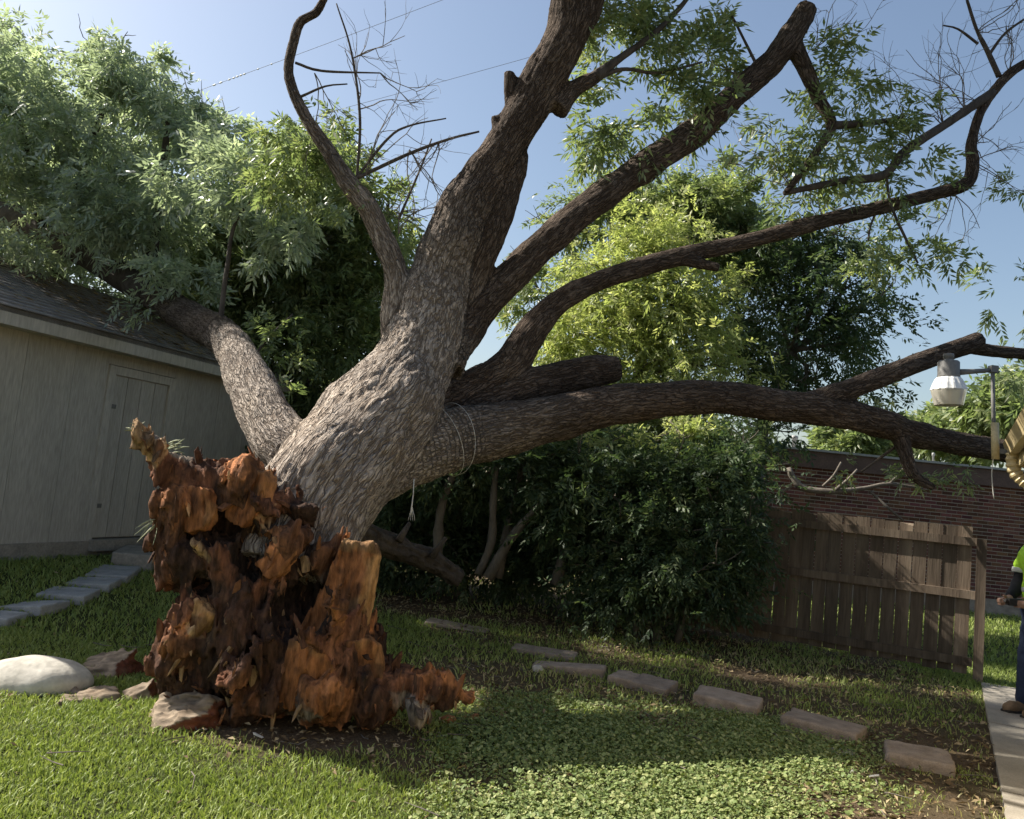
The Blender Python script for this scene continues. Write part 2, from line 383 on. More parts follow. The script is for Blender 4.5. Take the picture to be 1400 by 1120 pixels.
MAT['hair'] = plain('hair', (0.03, 0.022, 0.018), 0.6)
MAT['vest'] = plain('vest', (0.50, 0.85, 0.06), 0.6)
MAT['vest_band'] = plain('vest_band', (0.52, 0.53, 0.52), 0.35)
MAT['shirt'] = plain('shirt', (0.012, 0.012, 0.017), 0.85)
MAT['jeans'] = surf('jeans', (0.018, 0.026, 0.055), (0.035, 0.05, 0.095), 9, 0.9, 0.4, 0.003)
MAT['boot'] = surf('boot', (0.17, 0.11, 0.065), (0.28, 0.19, 0.115), 10, 0.75, 0.3, 0.003)
MAT['sole'] = plain('sole', (0.03, 0.025, 0.02), 0.8)
MAT['tool'] = plain('tool', (0.02, 0.016, 0.014), 0.6)
m, t, b, o = new_mat('lens'); b.inputs['Base Color'].default_value = (0.72, 0.68, 0.58, 1); b.inputs['Roughness'].default_value = 0.22
b.inputs['Transmission Weight'].default_value = 0.55; b.inputs['IOR'].default_value = 1.45; MAT['lens'] = m

# bark: ridges are geometry; colour follows the weathered plates, grain runs along each limb
def bark_material(name='bark'):
    m, t, b, o = new_mat(name); L = t.links.new
    h = N(t, 'ShaderNodeAttribute', attribute_name='ridge'); g = N(t, 'ShaderNodeAttribute', attribute_name='grain'); tn = N(t, 'ShaderNodeAttribute', attribute_name='tone')
    tc = N(t, 'ShaderNodeTexCoord')
    wn = N(t, 'ShaderNodeTexNoise', inp={'Scale': 7.0, 'Detail': 2}); L(g.outputs['Vector'], wn.inputs['Vector'])
    wa = N(t, 'ShaderNodeVectorMath', operation='MULTIPLY_ADD'); wa.inputs[1].default_value = (0.05, 0.05, 0.10); L(wn.outputs['Color'], wa.inputs[0]); L(g.outputs['Vector'], wa.inputs[2])
    def fissure(sc, width, rough=0.5):
        mp = N(t, 'ShaderNodeMapping'); mp.inputs['Scale'].default_value = sc; mp.inputs['Rotation'].default_value = (0.62, 0.47, 0.85); L(wa.outputs[0], mp.inputs[0])
        n = N(t, 'ShaderNodeTexNoise', inp={'Scale': 1.0, 'Detail': 2.0, 'Roughness': rough}); L(mp.outputs[0], n.inputs['Vector'])
        a = N(t, 'ShaderNodeMath', operation='SUBTRACT', inp={1: 0.5}); L(n.outputs[0], a.inputs[0])
        c = N(t, 'ShaderNodeMath', operation='ABSOLUTE'); L(a.outputs[0], c.inputs[0])
        r = N(t, 'ShaderNodeMapRange', interpolation_type='SMOOTHSTEP', inp={1: 0.0, 2: width}); L(c.outputs[0], r.inputs[0]); return r
    f1 = fissure((29, 29, 4.6), 0.085); f2 = fissure((52, 52, 10), 0.10)
    mm = N(t, 'ShaderNodeMath', operation='MULTIPLY_ADD', inp={1: 0.45, 2: 0.55}); L(f2.outputs[0], mm.inputs[0])
    hh = N(t, 'ShaderNodeMath', operation='MULTIPLY'); L(f1.outputs[0], hh.inputs[0]); L(mm.outputs[0], hh.inputs[1])
    h2 = N(t, 'ShaderNodeMath', operation='MULTIPLY_ADD', inp={1: 0.35, 2: 0.65}); L(h.outputs['Fac'], h2.inputs[0])
    h3 = N(t, 'ShaderNodeMath', operation='MULTIPLY'); L(hh.outputs[0], h3.inputs[0]); L(h2.outputs[0], h3.inputs[1])
    r1 = ramp(t, [(0.0, (0.145, 0.117, 0.096)), (0.30, (0.25, 0.21, 0.178)), (0.8, (0.41, 0.36, 0.315))]); L(h3.outputs[0], r1.inputs[0])
    mp = N(t, 'ShaderNodeMapping'); mp.inputs['Scale'].default_value = (1, 1, 0.35); mp.inputs['Rotation'].default_value = (0.9, 0.4, 0.5); L(g.outputs['Vector'], mp.inputs[0])
    n1 = N(t, 'ShaderNodeTexNoise', inp={'Scale': 60, 'Detail': 7, 'Roughness': 0.7}); L(mp.outputs[0], n1.inputs['Vector'])
    r2 = ramp(t, [(0.25, (0.62,) * 3), (0.75, (1.32,) * 3)]); L(n1.outputs[0], r2.inputs[0])
    mx = N(t, 'ShaderNodeMix', data_type='RGBA', blend_type='MULTIPLY', inp={0: 0.9}); L(r1.outputs[0], mx.inputs[6]); L(r2.outputs[0], mx.inputs[7])
    n2 = N(t, 'ShaderNodeTexNoise', inp={'Scale': 2.2, 'Detail': 4}); L(tc.outputs['Object'], n2.inputs['Vector'])
    r3 = ramp(t, [(0.3, (0.70, 0.68, 0.66)), (0.55, (1.0, 0.97, 0.93)), (0.75, (1.15, 1.08, 0.98))]); L(n2.outputs[0], r3.inputs[0])
    m2 = N(t, 'ShaderNodeMix', data_type='RGBA', blend_type='MULTIPLY', inp={0: 1.0}); L(mx.outputs[2], m2.inputs[6]); L(r3.outputs[0], m2.inputs[7])
    r4 = ramp(t, [(0.0, (0.31, 0.275, 0.255)), (1.0, (1.0, 1.0, 1.0))]); L(tn.outputs['Fac'], r4.inputs[0])
    m3 = N(t, 'ShaderNodeMix', data_type='RGBA', blend_type='MULTIPLY', inp={0: 1.0}); L(m2.outputs[2], m3.inputs[6]); L(r4.outputs[0], m3.inputs[7])
    L(m3.outputs[2], b.inputs['Base Color'])
    hs = N(t, 'ShaderNodeMath', operation='MULTIPLY_ADD', inp={1: 0.22}); L(n1.outputs[0], hs.inputs[0]); L(hh.outputs[0], hs.inputs[2])
    bp = N(t, 'ShaderNodeBump', inp={'Strength': 1.0, 'Distance': 0.022}); L(hs.outputs[0], bp.inputs['Height']); L(bp.outputs[0], b.inputs['Normal'])
    b.inputs['Roughness'].default_value = 0.92; b.inputs['Specular IOR Level'].default_value = 0.15
    return m
MAT['bark'] = bark_material()

# ------------------------------------------------------------------ setting: ground and path
PATH_A, PATH_B = G(1375, 1118), G(1341, 936)
PATH_D = (PATH_B - PATH_A)[:2]; PATH_D /= np.linalg.norm(PATH_D)          # runs away from the camera
PATH_N = np.array([PATH_D[1], -PATH_D[0]])                                  # to its right
def path_off(x, y):
    return (x - PATH_A[0]) * PATH_N[0] + (y - PATH_A[1]) * PATH_N[1]
def dirt_and_shade(x, y):
    """0 = turf, 1 = bare soil and litter, plus painted midground shade"""
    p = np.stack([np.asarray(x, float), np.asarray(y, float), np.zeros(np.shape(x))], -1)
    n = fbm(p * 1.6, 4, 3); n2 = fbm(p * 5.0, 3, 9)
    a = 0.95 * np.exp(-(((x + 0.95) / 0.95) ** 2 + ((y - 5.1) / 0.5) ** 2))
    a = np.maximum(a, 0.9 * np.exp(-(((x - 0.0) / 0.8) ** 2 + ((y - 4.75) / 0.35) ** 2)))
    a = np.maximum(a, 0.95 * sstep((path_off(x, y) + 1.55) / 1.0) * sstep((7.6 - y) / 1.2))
    a = np.maximum(a, 0.66 * sstep((y - 5.4) / 0.6) * sstep((10.6 - y) / 0.8) * sstep((x + 0.9) / 0.6) * sstep((5.2 - x) / 0.6))  # midground soil band widened so the ground colour carries its shade
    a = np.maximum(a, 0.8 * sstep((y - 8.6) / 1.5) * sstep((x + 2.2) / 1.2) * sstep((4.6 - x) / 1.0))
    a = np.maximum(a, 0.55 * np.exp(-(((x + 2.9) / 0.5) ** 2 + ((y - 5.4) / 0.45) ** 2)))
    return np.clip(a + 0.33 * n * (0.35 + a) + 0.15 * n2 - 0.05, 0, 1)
def gspace(lo, hi, mid, n, fine):
    t = np.linspace(-1, 1, n); k = fine
    s = np.sinh(t * k) / math.sinh(k)
    return np.where(s < 0, mid + s * (mid - lo), mid + s * (hi - mid))
gx = gspace(-500, 500, 0, 231, 6.6); gy = gspace(-60, 900, 6, 231, 6.6)
GX, GY = np.meshgrid(gx, gy, indexing='ij')
V = np.stack([GX, GY, ground_h(GX, GY)], -1).reshape(-1, 3)
V[:, 2] += 0.012 * fbm(np.stack([V[:, 0] * 3, V[:, 1] * 3, V[:, 0] * 0], 1), 3, 5) * (np.abs(V[:, 0]) < 14) * (np.abs(V[:, 1] - 6) < 14)
off = path_off(V[:, 0], V[:, 1]); V[:, 2] -= 0.035 * ((off > 0.05) & (off < 1.0) & (V[:, 1] < 8.4))
i = np.arange(230)[:, None] * 231 + np.arange(230)[None]
Q = np.stack([i, i + 231, i + 232, i + 1], -1).reshape(-1, 4)
m, t, b, o = new_mat('ground'); L = t.links.new
tc = N(t, 'ShaderNodeTexCoord'); da = N(t, 'ShaderNodeAttribute', attribute_name='dirt_and_shade')
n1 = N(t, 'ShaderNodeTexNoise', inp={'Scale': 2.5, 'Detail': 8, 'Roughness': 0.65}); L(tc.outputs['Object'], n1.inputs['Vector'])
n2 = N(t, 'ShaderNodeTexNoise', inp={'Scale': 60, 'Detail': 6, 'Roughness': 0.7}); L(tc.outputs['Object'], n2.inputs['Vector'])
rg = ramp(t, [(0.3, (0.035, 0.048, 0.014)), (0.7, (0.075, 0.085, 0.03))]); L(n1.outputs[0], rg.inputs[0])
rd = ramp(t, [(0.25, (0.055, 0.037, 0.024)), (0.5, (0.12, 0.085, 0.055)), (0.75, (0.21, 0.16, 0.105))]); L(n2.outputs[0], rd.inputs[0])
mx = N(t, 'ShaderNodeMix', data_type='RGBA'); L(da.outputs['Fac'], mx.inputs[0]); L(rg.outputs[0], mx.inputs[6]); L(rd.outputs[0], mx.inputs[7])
L(mx.outputs[2], b.inputs['Base Color']); b.inputs['Roughness'].default_value = 0.95; b.inputs['Specular IOR Level'].default_value = 0.1
bp = N(t, 'ShaderNodeBump', inp={'Strength': 0.9, 'Distance': 0.03}); L(n2.outputs[0], bp.inputs['Height']); L(bp.outputs[0], b.inputs['Normal'])
tag(obj('ground', V, Q, m, attrs={'dirt_and_shade': dirt_and_shade(V[:, 0], V[:, 1])}), 'mown lawn with bare soil patches around the uprooted tree', kind='structure')

pe = empty('path', (PATH_A[0], PATH_A[1], 0)); tag(pe, 'pale concrete garden path along the right edge', kind='structure')
s0 = -6.0
for k, ln in enumerate([2.2, 2.1, 2.15, 1.15, 0.95, 0.6, 1.5]):
    c = PATH_A[:2] + PATH_D * (s0 + ln / 2) + PATH_N * 0.5
    g = Geo(); g.box((c[0], c[1], -0.03 + 0.003 * (k % 2)), (0.5, ln / 2 - 0.008, 0.06), (*PATH_N, 0), (*PATH_D, 0))
    g.build('slab', MAT['concrete'], pe); s0 += ln

# ------------------------------------------------------------------ shed on the left
def hdir(px, py):
    v = ray(px, py); v = np.array([v[0], v[1], 0]); return v / np.linalg.norm(v)
SD = hdir(1086, 704)                                   # along the shed wall, away from camera
SN = np.array([SD[1], -SD[0], 0])                      # outward, to the yard
v = ray(0, 768); S0 = CAM + v * ((0.30 - CAMH) / v[2])
def SW(px, py, off=0.0):
    """photo position -> (along, up) on the shed wall plane pushed out by off"""
    v = ray(px, py); o0 = S0 + SN * off; t = ((o0 - CAM) @ SN) / (v @ SN); p = CAM + v * t
    return (p - S0) @ SD, p[2]
def SP(s, z, off=0.0): return S0 + SD * s + SN * off + np.array([0, 0, z - S0[2]])
Zx = np.array([0, 0, 1.0])
eave_z = SW(0, 446)[1]; sid_z = SW(60, 743)[1]
s_near, s_far = -1.9, SW(385, 700)[0]
d_l, d_t = SW(157, 512); d_r, _ = SW(231, 524); d_b = SW(150, 735)[1]
print('shed', S0, 'eave', eave_z, 'siding', sid_z, 'len', s_near, s_far, 'door', d_l, d_r, d_b, d_t)
sh = empty('shed', S0 + SD * 1.5); tag(sh, 'beige wooden shed with panel door, leaf-strewn shingle roof under fallen limb', 'shed')
g = Geo()                                               # frame behind the siding, four walls
dep = 4.6
for (a, bq, th) in ((s_near + 0.02, s_far - 0.02, None),):
    mid = (a + bq) / 2
    g.box(SP(mid, (S0[2] + eave_z) / 2 + 0.05, -0.09 - dep / 2), ((bq - a) / 2, dep / 2, (eave_z - S0[2]) / 2 + 0.05), SD, SN)
g.build('wall', MAT['gap'], sh)
def board(name, s0, s1, z0, z1, o0, o1, mat, parent):
    g = Geo(); g.box(SP((s0 + s1) / 2, (z0 + z1) / 2, (o0 + o1) / 2), ((s1 - s0) / 2, (o1 - o0) / 2, (z1 - z0) / 2), SD, SN)
    return g.build(name, mat, parent)
board('footing', s_near - 0.02, s_far + 0.02, S0[2] - 0.25, sid_z + 0.01, -0.08, 0.03, MAT['footing'], sh)
tr = 0.10
edges = list(np.arange(s_near, s_far, 0.61)) + [s_far]
for a, bq in zip(edges[:-1], edges[1:]):
    for s0_, s1_ in ([(a, bq)] if bq < d_l - tr or a > d_r + tr else [(a, min(bq, d_l - tr)), (max(a, d_r + tr), bq)]):
        if s1_ - s0_ > 0.02: board('siding_panel', s0_ + 0.0025, s1_ - 0.0025, sid_z, eave_z + 0.02, -0.075, 0.0, MAT['siding'], sh)
if d_t + 0.1 < eave_z: board('siding_panel', d_l - tr, d_r + tr, d_t + 0.11, eave_z + 0.02, -0.075, -0.002, MAT['siding'], sh)
dr = board('door', d_l, d_r, d_b, d_t, -0.06, -0.02, MAT['siding'], sh)
nb = 4
for k in range(nb):
    w = (d_r - d_l) / nb
    board('plank', d_l + k * w + 0.006, d_l + (k + 1) * w - 0.006, d_b + 0.01, d_t - 0.01, -0.02, -0.008, MAT['siding'], dr)
board('door_trim', d_l - tr, d_l, sid_z, d_t + tr, -0.07, 0.022, MAT['trim'], sh)
board('door_trim', d_r, d_r + tr, sid_z, d_t + tr, -0.07, 0.022, MAT['trim'], sh)
board('door_trim', d_l, d_r, d_t, d_t + tr, -0.07, 0.02, MAT['trim'], sh)
board('threshold', d_l - 0.05, d_r + 0.05, sid_z - 0.10, d_b - 0.012, -0.07, 0.10, MAT['footing'], sh)
board('hinge', d_l + 0.0, d_l + 0.09, d_b + 0.35, d_b + 0.40, -0.006, 0.0, MAT['zinc'], dr)
board('hinge', d_l + 0.0, d_l + 0.09, d_t - 0.40, d_t - 0.35, -0.006, 0.0, MAT['zinc'], dr)
board('handle', d_r - 0.10, d_r - 0.07, d_b + 0.95, d_b + 1.08, -0.006, 0.035, MAT['zinc'], dr)
board('corner_trim', s_far, s_far + 0.09, sid_z, eave_z, -0.08, 0.022, MAT['trim'], sh)
OH = 0.32; rise = math.tan(math.radians(21))
board('soffit', s_near - 0.25, s_far + 0.25, eave_z, eave_z + 0.02, 0.0, OH - 0.03, MAT['trim'], sh)
board('fascia', s_near - 0.27, s_far + 0.27, eave_z - 0.012, eave_z + 0.155, OH - 0.03, OH, MAT['trim'], sh)
rf = Geo()
zf = eave_z + 0.16; half = dep / 2 + OH
def roofpt(s, q, up): # q metres in from the eave edge
    q2 = q if q <= half else 2 * half - q
    return SP(s, zf + q2 * rise + up, OH - q)
A, B_ = s_near - 0.3, s_far + 0.3
for q0, q1 in ((0, half), (half, 2 * half)):
    rf.hexa([roofpt(A, q0, -0.05), roofpt(B_, q0, -0.05), roofpt(B_, q1, -0.05), roofpt(A, q1, -0.05), roofpt(A, q0, 0), roofpt(B_, q0, 0), roofpt(B_, q1, 0), roofpt(A, q1, 0)])
rfo = rf.build('roof', MAT['shingle'], sh)
nc = 17; rr = np.random.default_rng(3)
for k in range(nc):                                     # overlapping shingle courses, tabs cut by slots
    q0 = k * half / nc; q1 = q0 + half / nc + 0.05; s = A - 0.03 + rr.random() * 0.15 - 0.15; g = Geo()
    while s < B_ - 0.02:
        w = 0.24 + rr.random() * 0.14; e = min(s + w, B_ + 0.03); a0 = max(s, A - 0.03)
        if e - a0 > 0.03:
            j = rr.random() * 0.006; q0j = q0 - 0.02 - rr.random() * 0.012
            g.hexa([roofpt(a0 + 0.004, q0j, 0.014), roofpt(e - 0.004, q0j, 0.014), roofpt(e - 0.004, q1, 0.002), roofpt(a0 + 0.004, q1, 0.002),
                    roofpt(a0 + 0.004, q0j, 0.024 + j), roofpt(e - 0.004, q0j, 0.024 + j), roofpt(e - 0.004, q1, 0.008), roofpt(a0 + 0.004, q1, 0.008)])
        s = e
    g.build('shingle_course', MAT['shingle'], rfo)
for s in (s_near + 0.03, s_far - 0.03):
    a, bq, c = SP(s, eave_z, -0.09), SP(s, eave_z, -0.09 - dep), roofpt(s, half, -0.06)
    e = SD * 0.03; g = Geo()
    g.add([a - e, bq - e, c - e, a + e, bq + e, c + e], [[0, 1, 4, 3], [1, 2, 5, 4], [2, 0, 3, 5]], [[0, 2, 1], [3, 4, 5]])
    g.build('gable', MAT['siding'], sh)

# ------------------------------------------------------------------ wooden fence on the right
fr = empty('fence', P(1334, 925, 9.1) * np.array([1, 1, 0])); tag(fr, 'weathered brown picket fence panel with three rails in front of brick wall', 'fence')
FA, FB = P(1334, 800, 9.1)[:2], P(1054, 790, 10.15)[:2]
FD = FB - FA; FL = np.linalg.norm(FD); FD /= FL; FD3 = np.array([*FD, 0]); FNn = np.array([-FD[1], FD[0], 0])
if FNn[1] > 0: FNn = -FNn                                # toward the camera
def FP(s, z, off): return np.array([*(FA + FD * s), z]) + FNn * off
rr = np.random.default_rng(12)
s = 0.05; nP = 0; proto = None
while s < 3.7:
    w = 0.138 + rr.random() * 0.006; h = 1.63 + rr.random() * 0.035; tl = rr.normal() * 0.006
    z0 = 0.06 + rr.random() * 0.03; zr = np.array([tl * FD[0], tl * FD[1], 1.0]); g = Geo()
    c = FP(s + w / 2, (h + z0) / 2, -0.012 + rr.normal() * 0.0025)
    g.box(c, (w / 2, 0.009, (h - z0) / 2), FD3, FNn, zr); V, F = g.arrays()
    for k in (4, 7): V[k, 2] -= 0.03 * (rr.random() < 0.15)
    o = obj('picket', V, F, MAT['fence'], fr, smooth=False); nP += 1
    s += w + 0.004 + rr.random() ** 2 * 0.012
FEND = s
for z, n in ((1.50, 0), (0.92, 0), (0.20, 0)):
    g = Geo(); g.box(FP(FEND / 2, z, 0.02), (FEND / 2, 0.021, 0.045), FD3, FNn, (0, 0, 1)); g.build('rail', MAT['fence'], fr)
for s in (-0.05, FEND + 0.05):
    g = Geo(); g.box(FP(s, 0.74, 0.0), (0.048, 0.048, 0.80), FD3, FNn, (0.02 * FD[0] - 0.0, 0, 1)); g.build('post', MAT['fence'], fr)

# ------------------------------------------------------------------ brick building behind
BY = 16.9; BX0, BX1 = 2.6, 17.0; BZ = 2.62
bh = empty('brick_building', (9.0, BY, 0)); tag(bh, 'low red brick building with flat roof behind the wooden fence', 'building')
g = Geo(); g.box(((BX0 + BX1) / 2, BY + 4.0, BZ / 2), ((BX1 - BX0) / 2, 4.0 - 0.0, BZ / 2)); g.build('wall', MAT['mortar'], bh)
rr = np.random.default_rng(5); g = Geo(); row = 0; z = 0.30
while z < BZ - 0.06:
    x = BX0 - (0.11 if row % 2 else 0)
    while x < BX1:
        a, e = max(x, BX0), min(x + 0.205, BX1)
        if e - a > 0.04: g.box(((a + e) / 2, BY + 0.021 - 0.003 * rr.random(), z + 0.0295), ((e - a) / 2, 0.028, 0.0295))
        x += 0.217
    z += 0.075; row += 1
nb_ = g.n // 8; bt = np.array([0.145, 0.060, 0.043]) * rr.uniform(0.55, 1.35, (nb_, 1)) * np.concatenate([np.ones((nb_, 1)), rr.uniform(0.85, 1.25, (nb_, 2))], 1)
tag(g.build('brick_courses', MAT['brick'], bh, attrs={'tint': np.repeat(np.concatenate([bt, np.ones((nb_, 1))], 1), 8, 0)}), kind='stuff')
g = Geo(); g.box(((BX0 + BX1) / 2, BY - 0.015, 0.14), ((BX1 - BX0) / 2 + 0.02, 0.04, 0.15)); g.build('plinth', MAT['block'], bh)
g = Geo(); g.box(((BX0 + BX1) / 2, BY - 0.05, BZ + 0.14), ((BX1 - BX0) / 2 + 0.1, 0.03, 0.17)); g.build('fascia', MAT['fascia_dark'], bh)
g = Geo(); g.box(((BX0 + BX1) / 2, BY + 3.95, BZ + 0.17), ((BX1 - BX0) / 2 + 0.08, 3.96, 0.13)); g.build('roof', MAT['metal_pale'], bh)
g = Geo(); g.box(((BX0 + BX1) / 2, BY - 0.07, BZ + 0.335), ((BX1 - BX0) / 2 + 0.14, 0.07, 0.022)); g.build('roof_edge', MAT['metal_pale'], bh)
for x, h, r in ((5.3, 0.45, 0.02), (6.3, 0.42, 0.05), (9.4, 0.35, 0.02)):
    zb = BZ + 0.30; V, Qd = lathe([(0.001, 0), (r, 0), (r, h * 0.8), (r * 1.6, h * 0.82), (r * 1.6, h * 0.95), (r, h), (0.001, h)], 14)
    obj('vent_pipe', V + np.array([x, BY + 1.2, zb]), Qd, MAT['metal_pale'], bh)

# ------------------------------------------------------------------ cream house on the right: eave, gutter, downspout, wall
HD = np.array([*PATH_D, 0]); HN = np.array([*PATH_N, 0])
E0 = P(1371, 606, 7.0); EZ = E0[2]
hz = empty('cream_house', (*(E0 + HN * 0.8)[:2], 0)); tag(hz, 'cream house eave with gutter and ribbed downspout at right edge', 'house')
def HP(s, o, z): return np.array([E0[0], E0[1], 0]) + HD * s + HN * o + np.array([0, 0, z])
LEN = 11.0
def hbox(name, s0, s1, o0, o1, z0, z1, mat, parent=hz):
    g = Geo(); g.box(HP((s0 + s1) / 2, (o0 + o1) / 2, (z0 + z1) / 2), ((o1 - o0) / 2, (s1 - s0) / 2, (z1 - z0) / 2), HN, HD)
    return g.build(name, mat, parent)
# gutter: K-style profile swept along the eave
prof = [(0.0, 0.0), (0.015, -0.03), (0.03, -0.06), (0.045, -0.10), (0.11, -0.10), (0.11, 0.0), (0.104, 0.0), (0.104, -0.094), (0.05, -0.094), (0.02, -0.03), (0.012, 0.0)]
Vg = np.array([HP(s, o_, EZ + z_) for s in (-LEN, 0.0) for o_, z_ in prof]); n = len(prof); k = np.arange(n)
gut = Geo(); gut.add(Vg, np.stack([k, (k + 1) % n, n + (k + 1) % n, n + k], 1)); go = gut.build('gutter', MAT['cream'], hz)
g = Geo(); g.hexa([HP(s, o_, EZ + z_) for z_ in (-0.10, 0.0) for s, o_ in ((-0.0, 0.03 if z_ < 0 else 0.0), (0.0, 0.11), (0.006, 0.11), (0.006, 0.03 if z_ < 0 else 0.0))]); g.build('end_cap', MAT['cream'], go)
hbox('fascia', -LEN, -0.03, 0.112, 0.135, EZ - 0.20, EZ + 0.02, MAT['cream'])
hbox('soffit', -LEN, -0.03, 0.137, 0.60, EZ - 0.17, EZ - 0.15, MAT['cream'])
hbox('frieze', -0.028, 0.0, 0.112, 3.4, EZ - 0.20, EZ - 0.10, MAT['cream'])
hbox('wall', -LEN, -0.35, 0.60, 5.6, 0.0, EZ - 0.02, MAT['cream_wall'])
g = Geo(); rs = math.tan(math.radians(24))
for s0_, s1_ in ((-LEN, 0.02),):
    g.hexa([HP(s0_, 0.09, EZ + 0.03), HP(s1_, 0.09, EZ + 0.03), HP(s1_, 3.4, EZ + 0.03 + 3.3 * rs), HP(s0_, 3.4, EZ + 0.03 + 3.3 * rs),
            HP(s0_, 0.09, EZ + 0.06), HP(s1_, 0.09, EZ + 0.06), HP(s1_, 3.4, EZ + 0.06 + 3.3 * rs), HP(s0_, 3.4, EZ + 0.06 + 3.3 * rs)])
    g.hexa([HP(s0_, 3.4, EZ + 0.03 + 3.3 * rs), HP(s1_, 3.4, EZ + 0.03 + 3.3 * rs), HP(s1_, 6.1, EZ + 0.33), HP(s0_, 6.1, EZ + 0.33),
            HP(s0_, 3.4, EZ + 0.06 + 3.3 * rs), HP(s1_, 3.4, EZ + 0.06 + 3.3 * rs), HP(s1_, 6.1, EZ + 0.36), HP(s0_, 6.1, EZ + 0.36)])
g.build('roof', MAT['shingle'], hz)
# downspout: outlet, ribbed elbow back to the wall, straight pipe down
ctrl = [HP(-0.07, 0.075, EZ - 0.09), HP(-0.07, 0.075, EZ - 0.17), HP(-0.07, 0.11, EZ - 0.27), HP(-0.08, 0.22, EZ - 0.36), HP(-0.10, 0.38, EZ - 0.44), HP(-0.14, 0.50, EZ - 0.53), HP(-0.16, 0.54, EZ - 0.65), HP(-0.16, 0.54, 0.25)]
sp = spline(ctrl, 0.012); d = np.concatenate([[0], np.cumsum(np.linalg.norm(np.diff(sp, axis=0), axis=1))])
rad = 0.052 + np.where(d < 0.62, 0.005 * np.sign(np.sin(d * 2 * math.pi / 0.042)), 0)
V, Qd = tube(sp, rad, 16); obj('downspout', V, Qd, MAT['cream'], hz, smooth=False)

# ------------------------------------------------------------------ the fallen tree: trunk and limbs grown as one surface, split into parts
def R(w, d): return w / 2 / FPX * d
def limb(rows):  # rows (px, py, depth, width px) -> spline rows x, y, z, r
    return spline([[*P(a, b, d), R(w, d)] for a, b, d, w in rows], 0.05)
LIMBS = [
 ('trunk', limb([(382, 795, 5.55, 172), (420, 700, 5.78, 174), (478, 624, 6.15, 164), (528, 562, 6.5, 142), (564, 500, 6.8, 120), (588, 440, 6.95, 106)])),
 ('limb', limb([(588, 440, 6.95, 118), (603, 390, 6.95, 104), (627, 315, 6.92, 96), (659, 252, 6.90, 74), (688, 205, 6.88, 62), (731, 130, 6.85, 68), (772, 52, 6.80, 66), (788, 0, 6.77, 78), (806, -60, 6.70, 66), (850, -150, 6.65, 50)])),
 ('limb', limb([(600, 490, 7.00, 84), (632, 448, 7.08, 62), (690, 385, 7.16, 47), (800, 285, 7.30, 43), (950, 180, 7.48, 42), (1005, 130, 7.55, 37), (1060, 80, 7.60, 36), (1090, 35, 7.64, 33), (1104, 10, 7.66, 29)])),
 ('limb', limb([(590, 560, 7.10, 70), (640, 532, 7.25, 52), (694, 500, 7.35, 48), (727, 452, 7.40, 44), (765, 412, 7.45, 34), (820, 384, 7.52, 29), (900, 358, 7.60, 27), (1000, 335, 7.70, 24), (1100, 309, 7.80, 22), (1200, 285, 7.90, 20), (1290, 262, 8.00, 20), (1322, 250, 8.02, 20), (1330, 222, 8.04, 17), (1328, 195, 8.05, 15), (1345, 145, 8.08, 14), (1385, 97, 8.12, 14), (1440, 70, 8.20, 13)])),
 ('limb', limb([(505, 640, 6.3, 104), (560, 614, 6.6, 96), (620, 600, 6.85, 84), (680, 590, 7.0, 74), (740, 577, 7.1, 66), (800, 562, 7.2, 60), (880, 548, 7.3, 51), (985, 544, 7.45, 46), (1060, 553, 7.55, 46), (1130, 562, 7.65, 44), (1200, 577, 7.8, 40), (1260, 596, 7.95, 36), (1320, 608, 8.1, 32), (1385, 620, 8.3, 30), (1440, 640, 8.5, 26)])),
 ('limb', limb([(420, 632, 6.05, 90), (386, 605, 6.2, 78), (358, 560, 6.55, 66), (335, 510, 7.1, 58), (310, 465, 7.9, 52), (268, 440, 8.9, 47), (200, 398, 9.9, 42)])),
 ('limb', limb([(552, 480, 6.92, 60), (541, 430, 6.90, 42), (543, 380, 6.88, 34), (525, 330, 6.85, 31), (500, 280, 6.82, 30), (476, 250, 6.80, 27), (448, 205, 6.78, 22), (418, 160, 6.76, 17), (395, 105, 6.75, 15), (402, 55, 6.73, 14), (412, 28, 6.72, 14), (432, 18, 6.70, 13), (447, -10, 6.68, 12)])),
 ('broken_limb', limb([(600, 575, 7.15, 70), (660, 550, 7.30, 54), (720, 530, 7.42, 50), (790, 512, 7.54, 46), (830, 506, 7.60, 40), (846, 503, 7.62, 34)])),
 ('limb', limb([(1085, 556, 7.59, 34), (1140, 540, 7.66, 32), (1190, 521, 7.72, 29), (1250, 498, 7.80, 27), (1305, 478, 7.86, 28), (1340, 466, 7.91, 26)])),
 ('limb', limb([(628, 410, 7.05, 54), (655, 345, 7.00, 58), (683, 285, 6.96, 46), (704, 235, 6.92, 34), (716, 208, 6.90, 18)])),
 ('limb', limb([(1225, 585, 7.86, 26), (1238, 620, 7.81, 20), (1250, 650, 7.76, 17), (1278, 668, 7.71, 10)])),
 ('limb', limb([(1330, 476, 7.90, 18), (1365, 481, 7.96, 18), (1400, 484, 8.04, 17), (1450, 492, 8.16, 16)])),
 ('limb', limb([(1085, 62, 7.64, 26), (1106, 105, 7.62, 21), (1122, 140, 7.60, 19), (1137, 172, 7.58, 16), (1118, 205, 7.56, 13), (1096, 236, 7.54, 12), (1074, 263, 7.52, 9)])),
 ('limb', limb([(760, 150, 6.85, 36), (785, 122, 6.92, 24), (812, 107, 7.00, 20)])),
 ('broken_limb', limb([(700, 150, 6.85, 22), (697, 125, 6.80, 19), (697, 98, 6.78, 17)])),
 ('broken_limb', limb([(690, 195, 6.88, 22), (680, 172, 6.82, 17), (677, 158, 6.80, 15)])),
 ('broken_limb', limb([(925, 352, 7.63, 20), (955, 360, 7.58, 17), (984, 366, 7.54, 13)])),
]
